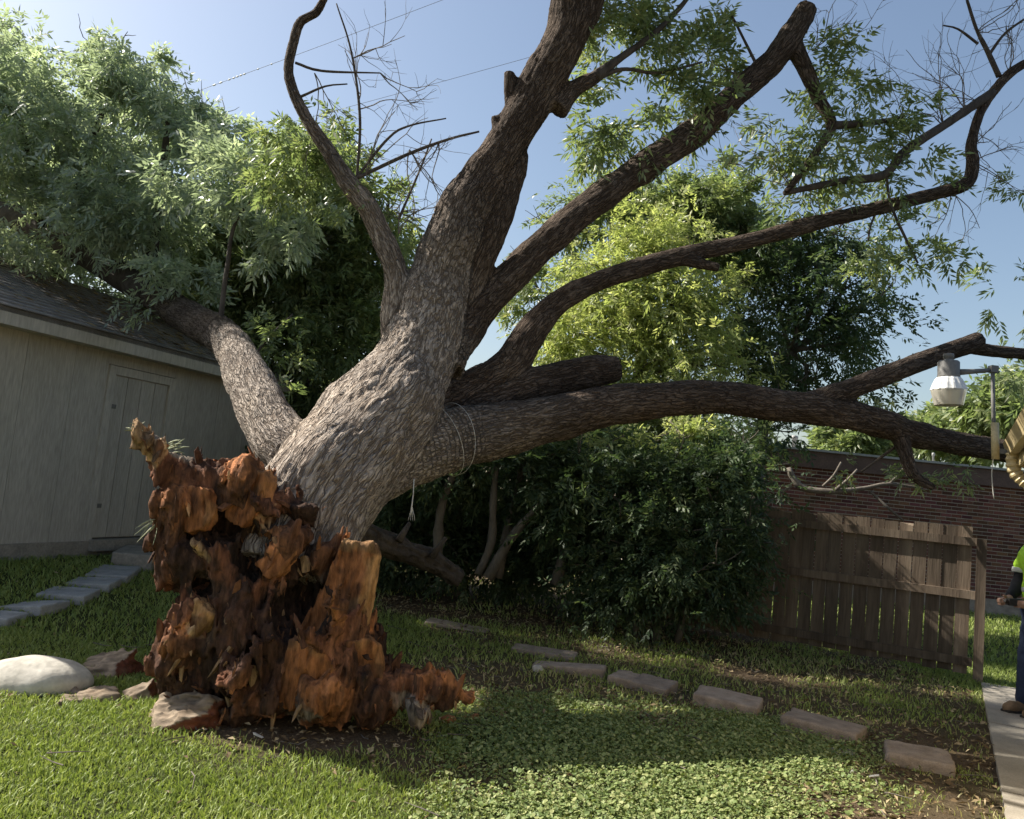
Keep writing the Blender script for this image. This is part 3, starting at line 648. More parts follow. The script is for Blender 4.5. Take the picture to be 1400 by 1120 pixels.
lead = limb([(382, 795, 5.55, 172), (420, 700, 5.78, 174), (478, 624, 6.15, 164), (528, 562, 6.5, 142), (564, 500, 6.8, 120), (586, 445, 6.93, 102), (601, 390, 6.95, 90), (624, 315, 6.92, 82), (656, 252, 6.90, 68), (687, 205, 6.88, 58), (731, 130, 6.85, 63), (772, 52, 6.80, 62), (788, 0, 6.77, 78), (806, -60, 6.70, 66), (850, -150, 6.65, 50)])
cut_ = int(np.argmin(np.linalg.norm(lead[:, :3] - P(586, 445, 6.93), axis=1)))
LIMBS[0] = ('trunk', lead[:cut_ + 1]); LIMBS[1] = ('limb', lead[cut_:])
rr = np.random.default_rng(21)
tg = Geo()
for li, (nm, S) in enumerate([('lead', lead)] + LIMBS[2:]):
    pts, rad = S[:, :3], np.maximum(S[:, 3], 0.012)
    n = 40 if li == 0 else 22
    T, Nn, Bn = frames(pts); a = np.arange(n) * 2 * math.pi / n
    # flutes and lumps
    q = np.stack(np.broadcast_arrays(np.cos(a)[None] * 1.3 + li * 7.7, np.sin(a)[None] * 1.3, np.arange(len(pts))[:, None] * 0.05 / np.maximum(rad, 0.06)[:, None] * 0.55), -1)
    lump = 1 + 0.09 * vnoise(q, 3) + 0.04 * vnoise(q * 2.3, 8)
    if li == 0: lump = lump + 0.05 * np.cos(a * 5 + 0.7)[None] * np.clip(np.linspace(1, -2.5, len(pts)), 0, 1)[:, None]
    V = pts[:, None] + (rad[:, None] * lump)[..., None] * (np.cos(a)[None, :, None] * Nn[:, None] + np.sin(a)[None, :, None] * Bn[:, None])
    m_ = len(pts); i = np.arange(m_ - 1)[:, None] * n; k = np.arange(n)[None]; k2 = (k + 1) % n
    tg.add(V.reshape(-1, 3), np.stack([i + k, i + k2, i + n + k2, i + n + k], -1).reshape(-1, 4))
    b0 = tg.n - len(V.reshape(-1, 3)); k = np.arange(n); k2 = (k + 1) % n
    tg.add([pts[0], pts[-1]]); i0, i1 = tg.n - 2, tg.n - 1
    tg.T.append(np.stack([np.full(n, i0), b0 + k2, b0 + k], 1).astype(np.int32)); tg.T.append(np.stack([np.full(n, i1), b0 + (m_ - 1) * n + k, b0 + (m_ - 1) * n + k2], 1).astype(np.int32))
V, F = tg.arrays()
tmp = link('tmp_tree', mesh_data('tmp_tree', V, F))
md = tmp.modifiers.new('remesh', 'REMESH'); md.mode = 'VOXEL'; md.voxel_size = 0.0165; md.use_smooth_shade = True
ms = tmp.modifiers.new('smooth', 'SMOOTH'); ms.factor = 0.5; ms.iterations = 9
dg = bpy.context.evaluated_depsgraph_get(); ev = tmp.evaluated_get(dg); me = ev.to_mesh()
V = np.zeros(len(me.vertices) * 3, np.float32); me.vertices.foreach_get('co', V); V = V.reshape(-1, 3).astype(float)
Q = np.zeros(len(me.loops), np.int32); me.loops.foreach_get('vertex_index', Q); Q = Q.reshape(-1, 4)
ev.to_mesh_clear(); tm = tmp.data; bpy.data.objects.remove(tmp); bpy.data.meshes.remove(tm)
print('tree verts', len(V))
# nearest limb, and coordinates that run along it
samp = np.vstack([S for _, S in LIMBS]); lid = np.concatenate([np.full(len(S), i) for i, (_, S) in enumerate(LIMBS)])
fr_ = [frames(S[:, :3]) for _, S in LIMBS]; fl_ = frames(lead[:, :3]); fr_[0] = tuple(f[:cut_ + 1] for f in fl_); fr_[1] = tuple(f[cut_:] for f in fl_); ST, SNn, SB = (np.vstack([f[j] for f in fr_]) for j in range(3))
alen = np.concatenate([np.concatenate([[0], np.cumsum(np.linalg.norm(np.diff(S[:, :3], axis=0), axis=1))]) for _, S in LIMBS])
n0_ = len(LIMBS[0][1]); n1_ = len(LIMBS[1][1]); alen[n0_:n0_ + n1_] += alen[n0_ - 1]
near = np.zeros(len(V), np.int64)
c2 = (samp[:, :3] ** 2).sum(1)
for a in range(0, len(V), 20000):
    X = V[a:a + 20000]; D = np.sqrt(np.maximum((X ** 2).sum(1)[:, None] + c2[None] - 2 * X @ samp[:, :3].T, 0)) - samp[:, 3][None]
    near[a:a + 20000] = D.argmin(1)
vl = lid[near]; rel = V - samp[near, :3]
lx, ly, ls = (rel * SNn[near]).sum(1), (rel * SB[near]).sum(1), (rel * ST[near]).sum(1) + alen[near]
rad_v = samp[near, 3]
grain = np.stack([lx, ly, ls], 1)
Nv = vertex_normals(V, Q)
sc = np.clip(rad_v / 0.30, 0.82, 1.12)[:, None]
w1 = np.stack([vnoise(grain * np.array([8, 8, 4.0]), 31), vnoise(grain * np.array([8, 8, 4.0]), 37), 3 * vnoise(grain * np.array([10, 10, 3.0]), 39)], 1)
gq = grain + 0.022 * w1
ROT = np.array(Matrix.Rotation(0.7, 3, 'X') @ Matrix.Rotation(0.55, 3, 'Y') @ Matrix.Rotation(0.9, 3, 'Z'))
c1 = gq / (np.array([0.058, 0.058, 0.30]) * sc); c2_ = gq / (np.array([0.034, 0.034, 0.15]) * sc) + 31.7; c1 = c1 @ ROT.T; c2_ = c2_ @ ROT.T
f1 = np.abs(vnoise(c1, 4) + 0.35 * vnoise(c1 * 2.1, 14)); f2 = np.abs(vnoise(c2_, 6))           # braided furrows along the limb
ridge = sstep(f1 / 0.30) * (0.45 + 0.55 * sstep(f2 / 0.34))
ridge = np.clip(ridge * (0.85 + 0.25 * vnoise((grain * np.array([70, 70, 22.0])) @ ROT.T, 51)), 0, 1)
amp = 0.017 * np.clip(rad_v / 0.30, 0.22, 1.05)
big = 0.030 * fbm(V * 2.6, 2, 71) * np.clip(rad_v / 0.35, 0, 1)
# butt and left limbs pale; other bark darkens, part own colour, part painted shade
pale = np.array([1 if i in (0, 5) else 0 for i in range(len(LIMBS))])[vl].astype(float); run = {1: 1.5, 2: 0.5, 3: 0.15, 4: 2.3, 6: 3.5, 7: 0.1, 9: 0.4}
rl_ = np.array([run.get(i, 0.05) for i in range(len(LIMBS))])[vl]; st_t = np.array([{1: 1.0, 2: 0.6, 4: 1.0, 6: 0.9, 9: 0.35, 3: 0.3}.get(i, 0.15) for i in range(len(LIMBS))])[vl]
ls_o = np.where(vl == 1, ls - alen[n0_ - 1], ls); tone = np.where(pale > 0, 1.0, st_t * (1 - sstep(ls_o / rl_))); tone = np.where(vl == 5, 1 - 0.9 * sstep((ls - 2.0) / 0.9), tone); tone = np.clip(tone + 0.10 * fbm(V * 3.0, 2, 55), 0, 1)  # far half of the roof limb darkened to stand for leaf shade
vk = np.where(vl == 1, 0, vl); grain_s = (grain + vk[:, None] * np.array([3.1, 1.7, 0.9])) / np.clip(sc, 0.6, 1)
# raised burrs and rolls where limbs join
V2 = V + Nv * ((ridge - 0.7) * amp + big)[:, None]
Nv = vertex_normals(V2, Q)
ft = empty('fallen_tree', (*G(400, 975)[:2], 0.0))
tag(ft, 'huge uprooted tree with ridged grey bark and torn orange root end', 'tree')
fl = vl[Q[:, 0]]
for li, (nm, S) in enumerate(LIMBS):
    q = Q[fl == li]
    if len(q) == 0: continue
    ids, inv = np.unique(q, return_inverse=True)
    o = obj(nm, V2[ids], inv.reshape(-1, 4), MAT['bark'], ft, True, {'ridge': ridge[ids], 'grain': grain_s[ids], 'tone': tone[ids]}, Nv[ids])

# thinner branches as tapered tubes
def branch(rows, name='branch', n=8, parent=None, mat='bark_thin'):
    S = limb(rows); j = 1 + 0.10 * np.array([vnoise(np.array([[i * 0.7, rows[0][0], 0.5]]), 5)[0] for i in range(len(S))])
    g = Geo(); g.tube(S[:, :3], np.maximum(S[:, 3] * j, 0.003), n); return g.build(name, MAT[mat], parent or ft, smooth=True), S
BR = []
for rows in [
 [(208, 403, 9.68, 43), (160, 374, 10.20, 39), (120, 350, 10.60, 37), (10, 292, 11.40, 32), (-120, 235, 12.20, 26)],
 [(1137, 172, 7.58, 13), (1165, 170, 7.60, 11), (1200, 167, 7.65, 8), (1235, 160, 7.70, 5)],
 [(1357, 127, 8.09, 14), (1330, 145, 8.00, 13), (1290, 172, 7.90, 12), (1257, 193, 7.80, 13), (1232, 212, 7.75, 13), (1207, 240, 7.70, 12), (1150, 248, 7.65, 11), (1100, 258, 7.60, 9), (1072, 264, 7.55, 7)],
 [(812, 107, 7.00, 18), (850, 78, 7.10, 11), (892, 48, 7.20, 9), (930, 10, 7.30, 7), (960, -30, 7.40, 5)],
 [(800, 115, 6.95, 9), (850, 95, 7.10, 6), (900, 100, 7.20, 5), (960, 85, 7.30, 3)],
 [(1366, 105, 8.10, 8), (1350, 70, 8.10, 7), (1335, 40, 8.10, 5), (1322, 0, 8.10, 4)],
 [(1352, 75, 8.10, 5), (1375, 45, 8.15, 4), (1410, 20, 8.20, 3)],
 [(1337, 60, 8.10, 4), (1310, 40, 8.05, 3), (1290, 35, 8.00, 2)],
 [(1212, 240, 7.70, 4), (1218, 280, 7.75, 4), (1240, 330, 7.80, 4), (1255, 360, 7.80, 3)],
 [(1200, 285, 7.90, 4), (1190, 310, 7.90, 3), (1187, 330, 7.90, 3)],
 [(432, 18, 6.70, 6), (440, 2, 6.70, 5), (442, -20, 6.70, 4)],
 [(485, 245, 6.80, 6), (560, 210, 6.85, 5), (615, 190, 6.90, 4), (655, 180, 6.95, 3)],
 [(482, 250, 6.80, 4), (530, 190, 6.80, 4), (560, 172, 6.80, 3), (610, 162, 6.80, 2)],
 [(404, 86, 6.75, 4), (440, 97, 6.75, 4), (520, 100, 6.78, 2)],
 [(412, 132, 6.75, 4), (445, 118, 6.77, 3), (475, 115, 6.78, 2)],
 [(488, 245, 6.80, 4), (492, 160, 6.80, 4), (480, 70, 6.78, 3), (460, 5, 6.76, 2)],
 [(475, 252, 6.80, 5), (455, 225, 6.90, 5), (430, 190, 7.10, 3)],
 [(545, 300, 6.85, 4), (575, 230, 6.90, 3), (590, 190, 6.92, 2)],
 [(335, 515, 7.70, 5), (360, 470, 7.80, 4), (400, 430, 8.00, 3)],
 [(1240, 600, 8.00, 5), (1205, 625, 7.95, 4), (1178, 645, 7.90, 3)],
 [(960, 172, 7.50, 6), (985, 140, 7.60, 4), (1025, 120, 7.70, 3)],
 [(1040, 100, 7.60, 5), (1020, 60, 7.60, 4), (1000, 20, 7.60, 3)],
]:
    BR.append(branch(rows)[1])

# bare twig sprays
def twigs(rng, g, p, d, ln, r, depth, spread=0.6, up=0.0):
    n = max(3, int(ln / 0.07)); pts = [p]; v = d.copy()
    for k in range(n):
        v = v + rng.normal(size=3) * 0.16 + np.array([0, 0, up * 0.05]); v /= np.linalg.norm(v); pts.append(pts[-1] + v * ln / n)
    pts = np.array(pts); g.tube(pts, np.linspace(r, r * 0.45, len(pts)), 4, cap=False)
    tips = [(pts[-1], v)]
    if depth > 0:
        for k in range(rng.integers(2, 5)):
            i = rng.integers(1, len(pts)); w = v + rng.normal(size=3) * spread; w /= np.linalg.norm(w)
            tips += twigs(rng, g, pts[i], w, ln * rng.uniform(0.4, 0.75), r * 0.6, depth - 1, spread, up)
    return tips
rng = np.random.default_rng(33)
def spray(start, aim, ln, r=0.006, depth=2, count=1, mat='dead_twig', spread=0.7, up=0.0):
    g = Geo(); a = P(*start); tips = []
    for _ in range(count):
        d = P(*aim) - a; d = d / np.linalg.norm(d) + rng.normal(size=3) * 0.22; d /= np.linalg.norm(d)
        tips += twigs(rng, g, a, d, ln * rng.uniform(0.7, 1.15), r, depth, spread, up)
    g.build('twig_spray', MAT[mat], ft); return tips
for st, am, ln, c in [((490, 150, 6.80), (520, 30, 6.80), 0.75, 3), ((560, 205, 6.85), (600, 300, 6.90), 0.6, 3), ((600, 195, 6.90), (560, 280, 6.90), 0.5, 3),
                      ((500, 240, 6.80), (560, 130, 6.80), 0.75, 3), ((482, 80, 6.78), (540, 60, 6.80), 0.5, 2), ((545, 320, 6.85), (560, 250, 6.90), 0.5, 2),
                      ((430, 100, 6.75), (480, 160, 6.80), 0.5, 2), ((520, 100, 6.78), (545, 140, 6.80), 0.4, 2), ((625, 330, 6.90), (650, 290, 7.20), 0.25, 1),
                      ((1335, 45, 8.10), (1390, 0, 8.10), 0.8, 3), ((1290, 172, 7.90), (1230, 60, 7.90), 0.9, 4), ((1320, 150, 8.00), (1280, 30, 8.00), 0.9, 3), ((1250, 200, 7.80), (1170, 120, 7.80), 0.8, 3),
                      ((1330, 220, 8.04), (1400, 250, 8.10), 0.8, 3), ((1330, 200, 8.04), (1400, 190, 8.10), 0.7, 3), ((1300, 262, 8.00), (1340, 330, 8.00), 0.6, 3),
                      ((1110, 70, 7.64), (1200, 20, 7.70), 0.7, 3), ((960, 170, 7.50), (950, 80, 7.60), 0.6, 3), ((1020, 115, 7.58), (990, 30, 7.60), 0.6, 2), ((1080, 255, 7.60), (1000, 180, 7.60), 0.7, 3),
                      ((1130, 310, 7.80), (1050, 230, 7.80), 0.6, 2), ((1380, 100, 8.10), (1400, 20, 8.10), 0.7, 3), ((1200, 285, 7.90), (1150, 230, 7.90), 0.5, 2), ((1345, 145, 8.08), (1260, 110, 8.00), 0.7, 3)]:
    spray(st, am, ln, count=c)

# ------------------------------------------------------------------ leaves
def leaflets(rng, base, axis, n_per, rachis, L, W, droop=0.25):
    """compound leaves: base (m,3), axis (m,3) -> folded leaflets"""
    m = len(base); axis = axis / (np.linalg.norm(axis, axis=1, keepdims=True) + 1e-9)
    up = np.tile([0, 0, 1.0], (m, 1)) + rng.normal(size=(m, 3)) * 0.55
    side = np.cross(axis, up); side /= np.linalg.norm(side, axis=1, keepdims=True) + 1e-9; nor = np.cross(side, axis)
    rl = rachis * rng.uniform(0.7, 1.25, (m, 1)); B, D, S, Ns = [], [], [], []
    for k in range(n_per):
        t = (k // 2 + 1) / (n_per // 2 + 1); sg = 1 if k % 2 else -1
        if k == n_per - 1: sg, t = 0, 1.0
        p = base + axis * rl * t + np.array([0, 0, -1.0]) * rl * droop * t * t + rng.normal(size=(m, 3)) * 0.006
        d = axis * (0.75 if sg else 1.2) + sg * side * 0.9 + rng.normal(size=(m, 3)) * 0.22 + np.array([0, 0, -0.28])
        d /= np.linalg.norm(d, axis=1, keepdims=True); s = np.cross(d, nor + rng.normal(size=(m, 3)) * 0.45); s /= np.linalg.norm(s, axis=1, keepdims=True) + 1e-9
        B.append(p); D.append(d); S.append(s)
    B, D, S = np.concatenate(B), np.concatenate(D), np.concatenate(S); n = len(B)
    l = L * rng.uniform(0.65, 1.2, (n, 1)); w = W * rng.uniform(0.75, 1.25, (n, 1)); dn = np.array([0, 0, -1.0])
    V = np.stack([B, B + D * l * 0.45 + S * w * 0.5, B + D * l + dn * l * 0.12, B + D * l * 0.45 - S * w * 0.5 + dn * w * 0.2], 1).reshape(-1, 3)
    F = np.arange(n * 4).reshape(-1, 4)
    rnd = np.clip(np.tile(rng.random(m) * 0.6, n_per) + rng.random(n) * 0.45 - 0.03, 0, 1)
    return V, F, np.repeat(rnd, 4)
def crown_points(rng, blobs, n, sub=26, sig=0.16, shell=0.45):
    """clumped points filling ellipsoids given as (centre, radii, weight)"""
    w = np.array([b[2] * np.prod(b[1]) ** (2 / 3) for b in blobs]); w /= w.sum(); Pp, A = [], []
    for (c, r, _), k in zip(blobs, rng.multinomial(n, w)):
        c, r = np.asarray(c, float), np.asarray(r, float); ns = max(4, int(k / sub))
        u = rng.normal(size=(ns, 3)); u /= np.linalg.norm(u, axis=1, keepdims=True); s = u * rng.random((ns, 1)) ** shell
        s *= 1 + 0.22 * rng.normal(size=(ns, 1)) * (np.linalg.norm(s, axis=1, keepdims=True) > 0.7)
        i = rng.integers(0, ns, k); q = s[i] + rng.normal(size=(k, 3)) * sig * rng.uniform(0.5, 1.5, (ns, 1))[i]
        Pp.append(c + q * r); A.append(s[i] * 0.9 + rng.normal(size=(k, 3)) * 0.55 + np.array([0, 0, 0.1]))
    return np.concatenate(Pp), np.concatenate(A)
def foliage(name, rng, blobs, n, mat, parent, per=9, rachis=0.20, L=0.095, W=0.026, keep=None, **kw):
    p, a = crown_points(rng, blobs, n, **kw)
    if keep is not None: k = keep(p); p, a = p[k], a[k]
    V, F, rnd = leaflets(rng, p, a, per, rachis, L, W)
    return obj(name, V, F, MAT[mat], parent, False, {'rnd': rnd})
def blob(px, py, d, rx, ry, rd, w=1.0):
    return (P(px, py, d), np.array([rx / FPX * d, rd, ry / FPX * d]), w)
rng = np.random.default_rng(44)
foliage('foliage', rng, [blob(860, 60, 7.30, 60, 60, 0.35), blob(830, 170, 7.30, 70, 62, 0.35, 1.2), blob(930, 130, 7.50, 75, 60, 0.4), blob(950, 60, 7.70, 60, 45, 0.35, 0.6), blob(790, 35, 7.10, 34, 40, 0.25, 0.6), blob(880, 10, 7.40, 80, 35, 0.35, 0.9), blob(1000, 90, 7.70, 45, 40, 0.3, 0.4)], 850, 'leaf_fallen', ft, per=9, rachis=0.16, L=0.098, W=0.025, sub=12)
foliage('foliage', rng, [blob(1150, 110, 7.70, 60, 55, 0.3), blob(1180, 190, 7.70, 70, 45, 0.3, 0.9), blob(1090, 190, 7.60, 80, 60, 0.35, 0.6), blob(1120, 250, 7.65, 80, 45, 0.3, 0.8), blob(1250, 150, 7.80, 40, 30, 0.3, 0.5), blob(1230, 240, 7.80, 60, 45, 0.3, 0.5), blob(975, 150, 7.40, 26, 26, 0.15, 0.6)], 620, 'leaf_fallen', ft, per=9, rachis=0.16, L=0.095, W=0.024, sub=9)
foliage('foliage', rng, [blob(1240, 350, 7.80, 60, 50, 0.25, 0.6), blob(1180, 345, 7.80, 24, 34, 0.2, 0.6), blob(1320, 355, 7.90, 50, 18, 0.2, 0.6), blob(1375, 395, 8.00, 40, 40, 0.25, 0.6), blob(1300, 265, 8.00, 45, 20, 0.2, 0.4), blob(1390, 260, 8.10, 30, 35, 0.2, 0.5), blob(1385, 515, 8.20, 40, 22, 0.2, 0.7), blob(1215, 545, 8.00, 25, 26, 0.2, 0.5)], 280, 'leaf_fallen', ft, per=9, rachis=0.15, L=0.095, W=0.024, sub=7)
foliage('foliage', rng, [blob(435, 205, 7.10, 70, 40, 0.35), blob(395, 245, 7.40, 60, 50, 0.4), blob(500, 275, 7.00, 45, 30, 0.25, 0.6), blob(385, 470, 8.00, 40, 50, 0.3, 0.5), blob(405, 550, 7.20, 16, 20, 0.15, 0.35), blob(548, 330, 7.10, 26, 40, 0.2, 0.5)], 620, 'leaf_fallen', ft, per=9, rachis=0.14, L=0.08, W=0.022, sub=10)
foliage('foliage', rng, [blob(1260, 655, 7.85, 40, 22, 0.2), blob(1150, 640, 7.90, 26, 16, 0.15, 0.6), blob(1305, 645, 7.90, 18, 22, 0.15, 0.6)], 60, 'leaf_fallen', ft, per=9, rachis=0.12, L=0.07, W=0.019, sub=6)

rng = np.random.default_rng(45)
def px_of(p):
    q = np.asarray(p) - CAM; w = q @ _f; return 700 + FPX * (q @ _r) / w, 560 - FPX * (q @ _u) / w
def bare_limb(p):
    x, y = px_of(p); yl = np.interp(x, [-60, 10, 120, 200, 268, 320], [262, 292, 350, 398, 440, 475]); return ~((x < 325) & (np.abs(y - yl) < 26) & (rng.random(len(x)) < 0.85))
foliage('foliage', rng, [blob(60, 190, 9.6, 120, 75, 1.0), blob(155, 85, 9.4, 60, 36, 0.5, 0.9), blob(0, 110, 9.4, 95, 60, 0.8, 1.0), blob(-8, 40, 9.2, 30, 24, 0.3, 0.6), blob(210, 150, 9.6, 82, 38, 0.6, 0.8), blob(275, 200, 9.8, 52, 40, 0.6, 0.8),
     blob(30, 300, 9.9, 130, 70, 0.9, 1.1), blob(170, 290, 9.8, 110, 80, 1.0, 1.1), blob(-140, 170, 9.2, 120, 110, 1.2, 0.9), blob(235, 390, 9.2, 60, 45, 0.5, 0.9), blob(300, 255, 8.4, 70, 62, 0.6, 0.9), blob(375, 300, 8.2, 65, 60, 0.5, 0.9), blob(425, 215, 8.0, 60, 32, 0.4, 0.8)], 7600, 'leaf_grey', ft, per=9, rachis=0.19, L=0.10, W=0.028, sub=22, keep=bare_limb)
for rows in ([(200, 398, 9.8, 20), (215, 300, 9.8, 14), (225, 210, 9.7, 10), (230, 160, 9.6, 6)], [(120, 350, 10.6, 20), (110, 250, 10.0, 14), (140, 150, 9.6, 9), (155, 90, 9.4, 5)], [(60, 320, 11.0, 18), (40, 220, 10.0, 13), (10, 120, 9.5, 8)], [(300, 455, 8.1, 8), (310, 370, 8.2, 7), (330, 290, 8.3, 5), (420, 215, 8.0, 3)]): branch(rows)
# the upper crown carries on above the frame; further leaf masses added to cast shade
foliage('foliage', rng, [(P(830, -260, 7.0), (1.3, 1.2, 0.8), 1.0), (P(700, -330, 7.2), (1.3, 1.3, 0.8), 1.0), (P(560, -330, 7.4), (1.1, 1.2, 0.8), 0.9)], 2000, 'leaf_fallen', ft, per=7, rachis=0.2, L=0.13, W=0.04, sub=22)
foliage('foliage', rng, [(np.array([-7.6, 11.0, 9.4]), (1.2, 0.9, 0.55), 1.0), (np.array([-5.8, 10.9, 9.2]), (1.2, 0.9, 0.55), 1.0), (np.array([-4.5, 10.8, 9.5]), (1.1, 0.9, 0.55), 1.0), (np.array([-6.3, 9.9, 9.2]), (1.2, 0.7, 0.5), 0.9)], 2300, 'leaf_fallen', ft, per=7, rachis=0.2, L=0.13, W=0.042, sub=20)  # unseen leaves added over the shed to shade the midground
foliage('foliage', rng, [(np.array([-1.6, 7.0, 8.6]), (1.7, 1.5, 0.6), 1.0), (np.array([0.8, 6.8, 8.8]), (1.8, 1.6, 0.7), 1.0), (np.array([3.0, 7.2, 9.2]), (1.8, 1.6, 0.7), 1.0), (np.array([-0.4, 9.4, 9.8]), (2.0, 1.4, 0.6), 1.0), (np.array([2.4, 9.6, 10.2]), (2.0, 1.5, 0.6), 1.0), (np.array([4.8, 9.0, 10.2]), (1.6, 1.6, 0.7), 0.9)], 3000, 'leaf_fallen', ft, per=5, rachis=0.3, L=0.26, W=0.10, sub=20)  # unseen oversized leaves added overhead to block sky light
for rows in ([(806, -60, 6.7, 40), (760, -160, 6.9, 30), (700, -300, 7.2, 16)], [(850, -150, 6.65, 40), (845, -230, 6.9, 20)], [(447, -10, 6.68, 12), (480, -120, 7.0, 9), (555, -300, 7.4, 6)]): branch(rows)

# ------------------------------------------------------------------ torn root end: rotted heartwood, hollows, root stubs
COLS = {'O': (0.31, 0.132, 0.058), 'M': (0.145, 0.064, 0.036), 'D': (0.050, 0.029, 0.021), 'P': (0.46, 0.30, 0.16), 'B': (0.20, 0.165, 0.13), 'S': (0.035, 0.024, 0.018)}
def cap(a, b, ra, rb, c, k=0.03):
    return dict(t='cap', a=P(*a), b=P(*b), ra=ra / FPX * a[2], rb=rb / FPX * b[2], c=c, k=k)
def ell(c, r, rd, col_, sub=False):
    return dict(t='ell', c=P(*c), h=np.array([r[0] / FPX * c[2], rd, r[1] / FPX * c[2]]), col=col_, c_=None, sub=sub)
RP = [
 cap((285, 695, 5.35), (362, 705, 5.45), 48, 54, 'M'), cap((320, 765, 5.38), (412, 795, 5.45), 62, 56, 'D'), cap((300, 880, 5.32), (455, 900, 5.36), 62, 62, 'D'), cap((345, 800, 5.38), (370, 880, 5.34), 72, 78, 'M'),
 cap((333, 655, 5.16), (350, 705, 5.24), 31, 28, 'O'), cap((283, 655, 5.22), (262, 690, 5.2), 26, 20, 'M'), cap((303, 640, 5.2), (296, 665, 5.2), 12, 14, 'O'),
 cap((189, 592, 5.02), (212, 622, 5.08), 9, 15, 'P', 0.01), cap((212, 622, 5.10), (256, 668, 5.2), 14, 22, 'M', 0.02), cap((200, 600, 5.06), (240, 640, 5.16), 8, 12, 'B', 0.01),
 cap((243, 690, 5.12), (232, 735, 5.12), 24, 17, 'O', 0.015), cap((226, 735, 5.12), (245, 780, 5.18), 14, 18, 'M', 0.015), cap((258, 755, 5.2), (285, 790, 5.25), 30, 34, 'D'),
 cap((222, 762, 5.14), (226, 800, 5.12), 7, 3, 'M', 0.01), cap((212, 742, 5.14), (205, 752, 5.12), 5, 2, 'M', 0.01),
 cap((386, 742, 5.12), (363, 782, 5.14), 22, 11, 'O', 0.015), cap((363, 782, 5.14), (330, 835, 5.16), 12, 20, 'M', 0.02), cap((366, 785, 5.08), (300, 828, 5.14), 7, 18, 'M', 0.015),
 cap((300, 742, 5.08), (306, 805, 5.1), 20, 22, 'M', 0.02), cap((268, 745, 5.0), (290, 760, 5.06), 5, 6, 'P', 0.006),
 cap((264, 828, 5.14), (246, 898, 5.12), 14, 26, 'M', 0.02), cap((262, 812, 5.1), (254, 836, 5.06), 7, 7, 'M', 0.008), cap((268, 855, 5.05), (288, 838, 5.07), 4, 5, 'P', 0.006), cap((256, 850, 5.1), (248, 880, 5.06), 14, 18, 'O', 0.02),
 cap((476, 850, 5.24), (468, 880, 5.2), 30, 34, 'O'),
 cap((462, 855, 5.2), (445, 945, 5.08), 30, 44, 'O'), cap((398, 915, 5.1), (380, 950, 5.04), 30, 32, 'M'), cap((490, 900, 5.2), (515, 955, 5.17), 28, 34, 'M'),
 cap((530, 925, 5.2), (590, 945, 5.2), 20, 20, 'M'), cap((575, 935, 5.18), (640, 960, 5.2), 17, 8, 'O'), cap((540, 940, 5.2), (580, 985, 5.1), 14, 10, 'B'), cap((340, 955, 5.08), (322, 972, 5.06), 32, 28, 'D'), cap((262, 925, 5.16), (262, 950, 5.16), 30, 26, 'D'),
 cap((322, 905, 4.99), (332, 968, 4.96), 7, 9, 'M', 0.008), cap((358, 868, 5.1), (366, 905, 5.08), 10, 9, 'O', 0.01), cap((410, 860, 5.15), (395, 880, 5.12), 14, 16, 'O', 0.015), cap((342, 852, 5.12), (378, 845, 5.14), 9, 8, 'M', 0.01),
 cap((425, 770, 5.3), (438, 790, 5.28), 18, 14, 'B', 0.012), cap((405, 960, 4.98), (430, 975, 4.96), 18, 14, 'B'), cap((466, 930, 5.0), (474, 905, 5.06), 12, 10, 'O', 0.01), cap((400, 890, 5.04), (404, 930, 5.0), 8, 12, 'O', 0.01),
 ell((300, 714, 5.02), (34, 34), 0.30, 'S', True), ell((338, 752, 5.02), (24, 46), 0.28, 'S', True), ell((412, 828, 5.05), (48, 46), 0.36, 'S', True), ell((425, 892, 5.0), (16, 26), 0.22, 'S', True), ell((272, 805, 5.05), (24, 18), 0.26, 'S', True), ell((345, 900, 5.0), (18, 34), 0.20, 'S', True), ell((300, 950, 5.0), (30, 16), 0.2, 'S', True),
]
for p in RP:
    p['col'] = p.get('col') or p.get('c')
    if p['t'] == 'cap': p.pop('c', None)
# torn shards and ledges of wood standing out of the mass
rsh = np.random.default_rng(301); CAR = [p for p in RP if p.get('sub')]; RP = [p for p in RP if not p.get('sub')]
for k in range(34):
    py = rsh.uniform(655, 965); xl = np.interp(py, [650, 700, 760, 800, 860, 920, 970], [285, 250, 262, 300, 268, 255, 265]); xr = np.interp(py, [650, 700, 760, 800, 860, 920, 970], [365, 410, 440, 455, 470, 505, 540])
    px = rsh.uniform(xl, xr)
    if px < 320 and py > 880: continue
    d_ = 5.20 - 0.00022 * (py - 650) + 0.0006 * abs(px - 360) * 0.5 + rsh.normal() * 0.05 + (0.05 if py < 850 else -0.08)
    wv, hv = rsh.uniform(6, 20) / FPX * 5.2, rsh.uniform(16, 46) / FPX * 5.2; az, tl, rl = rsh.normal() * 0.8, rsh.normal() * 0.45, rsh.normal() * 0.5 + (px - 370) / 260
    Ra = np.array(Matrix.Rotation(az, 3, 'Z') @ Matrix.Rotation(tl, 3, 'X') @ Matrix.Rotation(rl, 3, 'Y')).T
    n_ = [((1, 0, rsh.normal() * 0.3), wv), ((-1, 0, rsh.normal() * 0.3), wv), ((0, -1, rsh.normal() * 0.3), rsh.uniform(0.012, 0.035)), ((0, 1, 0), 0.07), ((rsh.normal() * 0.7, 0, 1), hv), ((rsh.normal() * 0.5, 0, -1), hv)]
    RP.append(dict(t='poly', c=P(px, py, d_), h=np.array([wv, 0.07, hv]) * 1.25, R=Ra, planes=[(np.array(v, float) / np.linalg.norm(v), dd_) for v, dd_ in n_], k=0.008, col=rsh.choice(['O', 'M', 'M', 'D', 'D', 'P'], p=[0.24, 0.28, 0.12, 0.2, 0.1, 0.06])))
RP += CAR
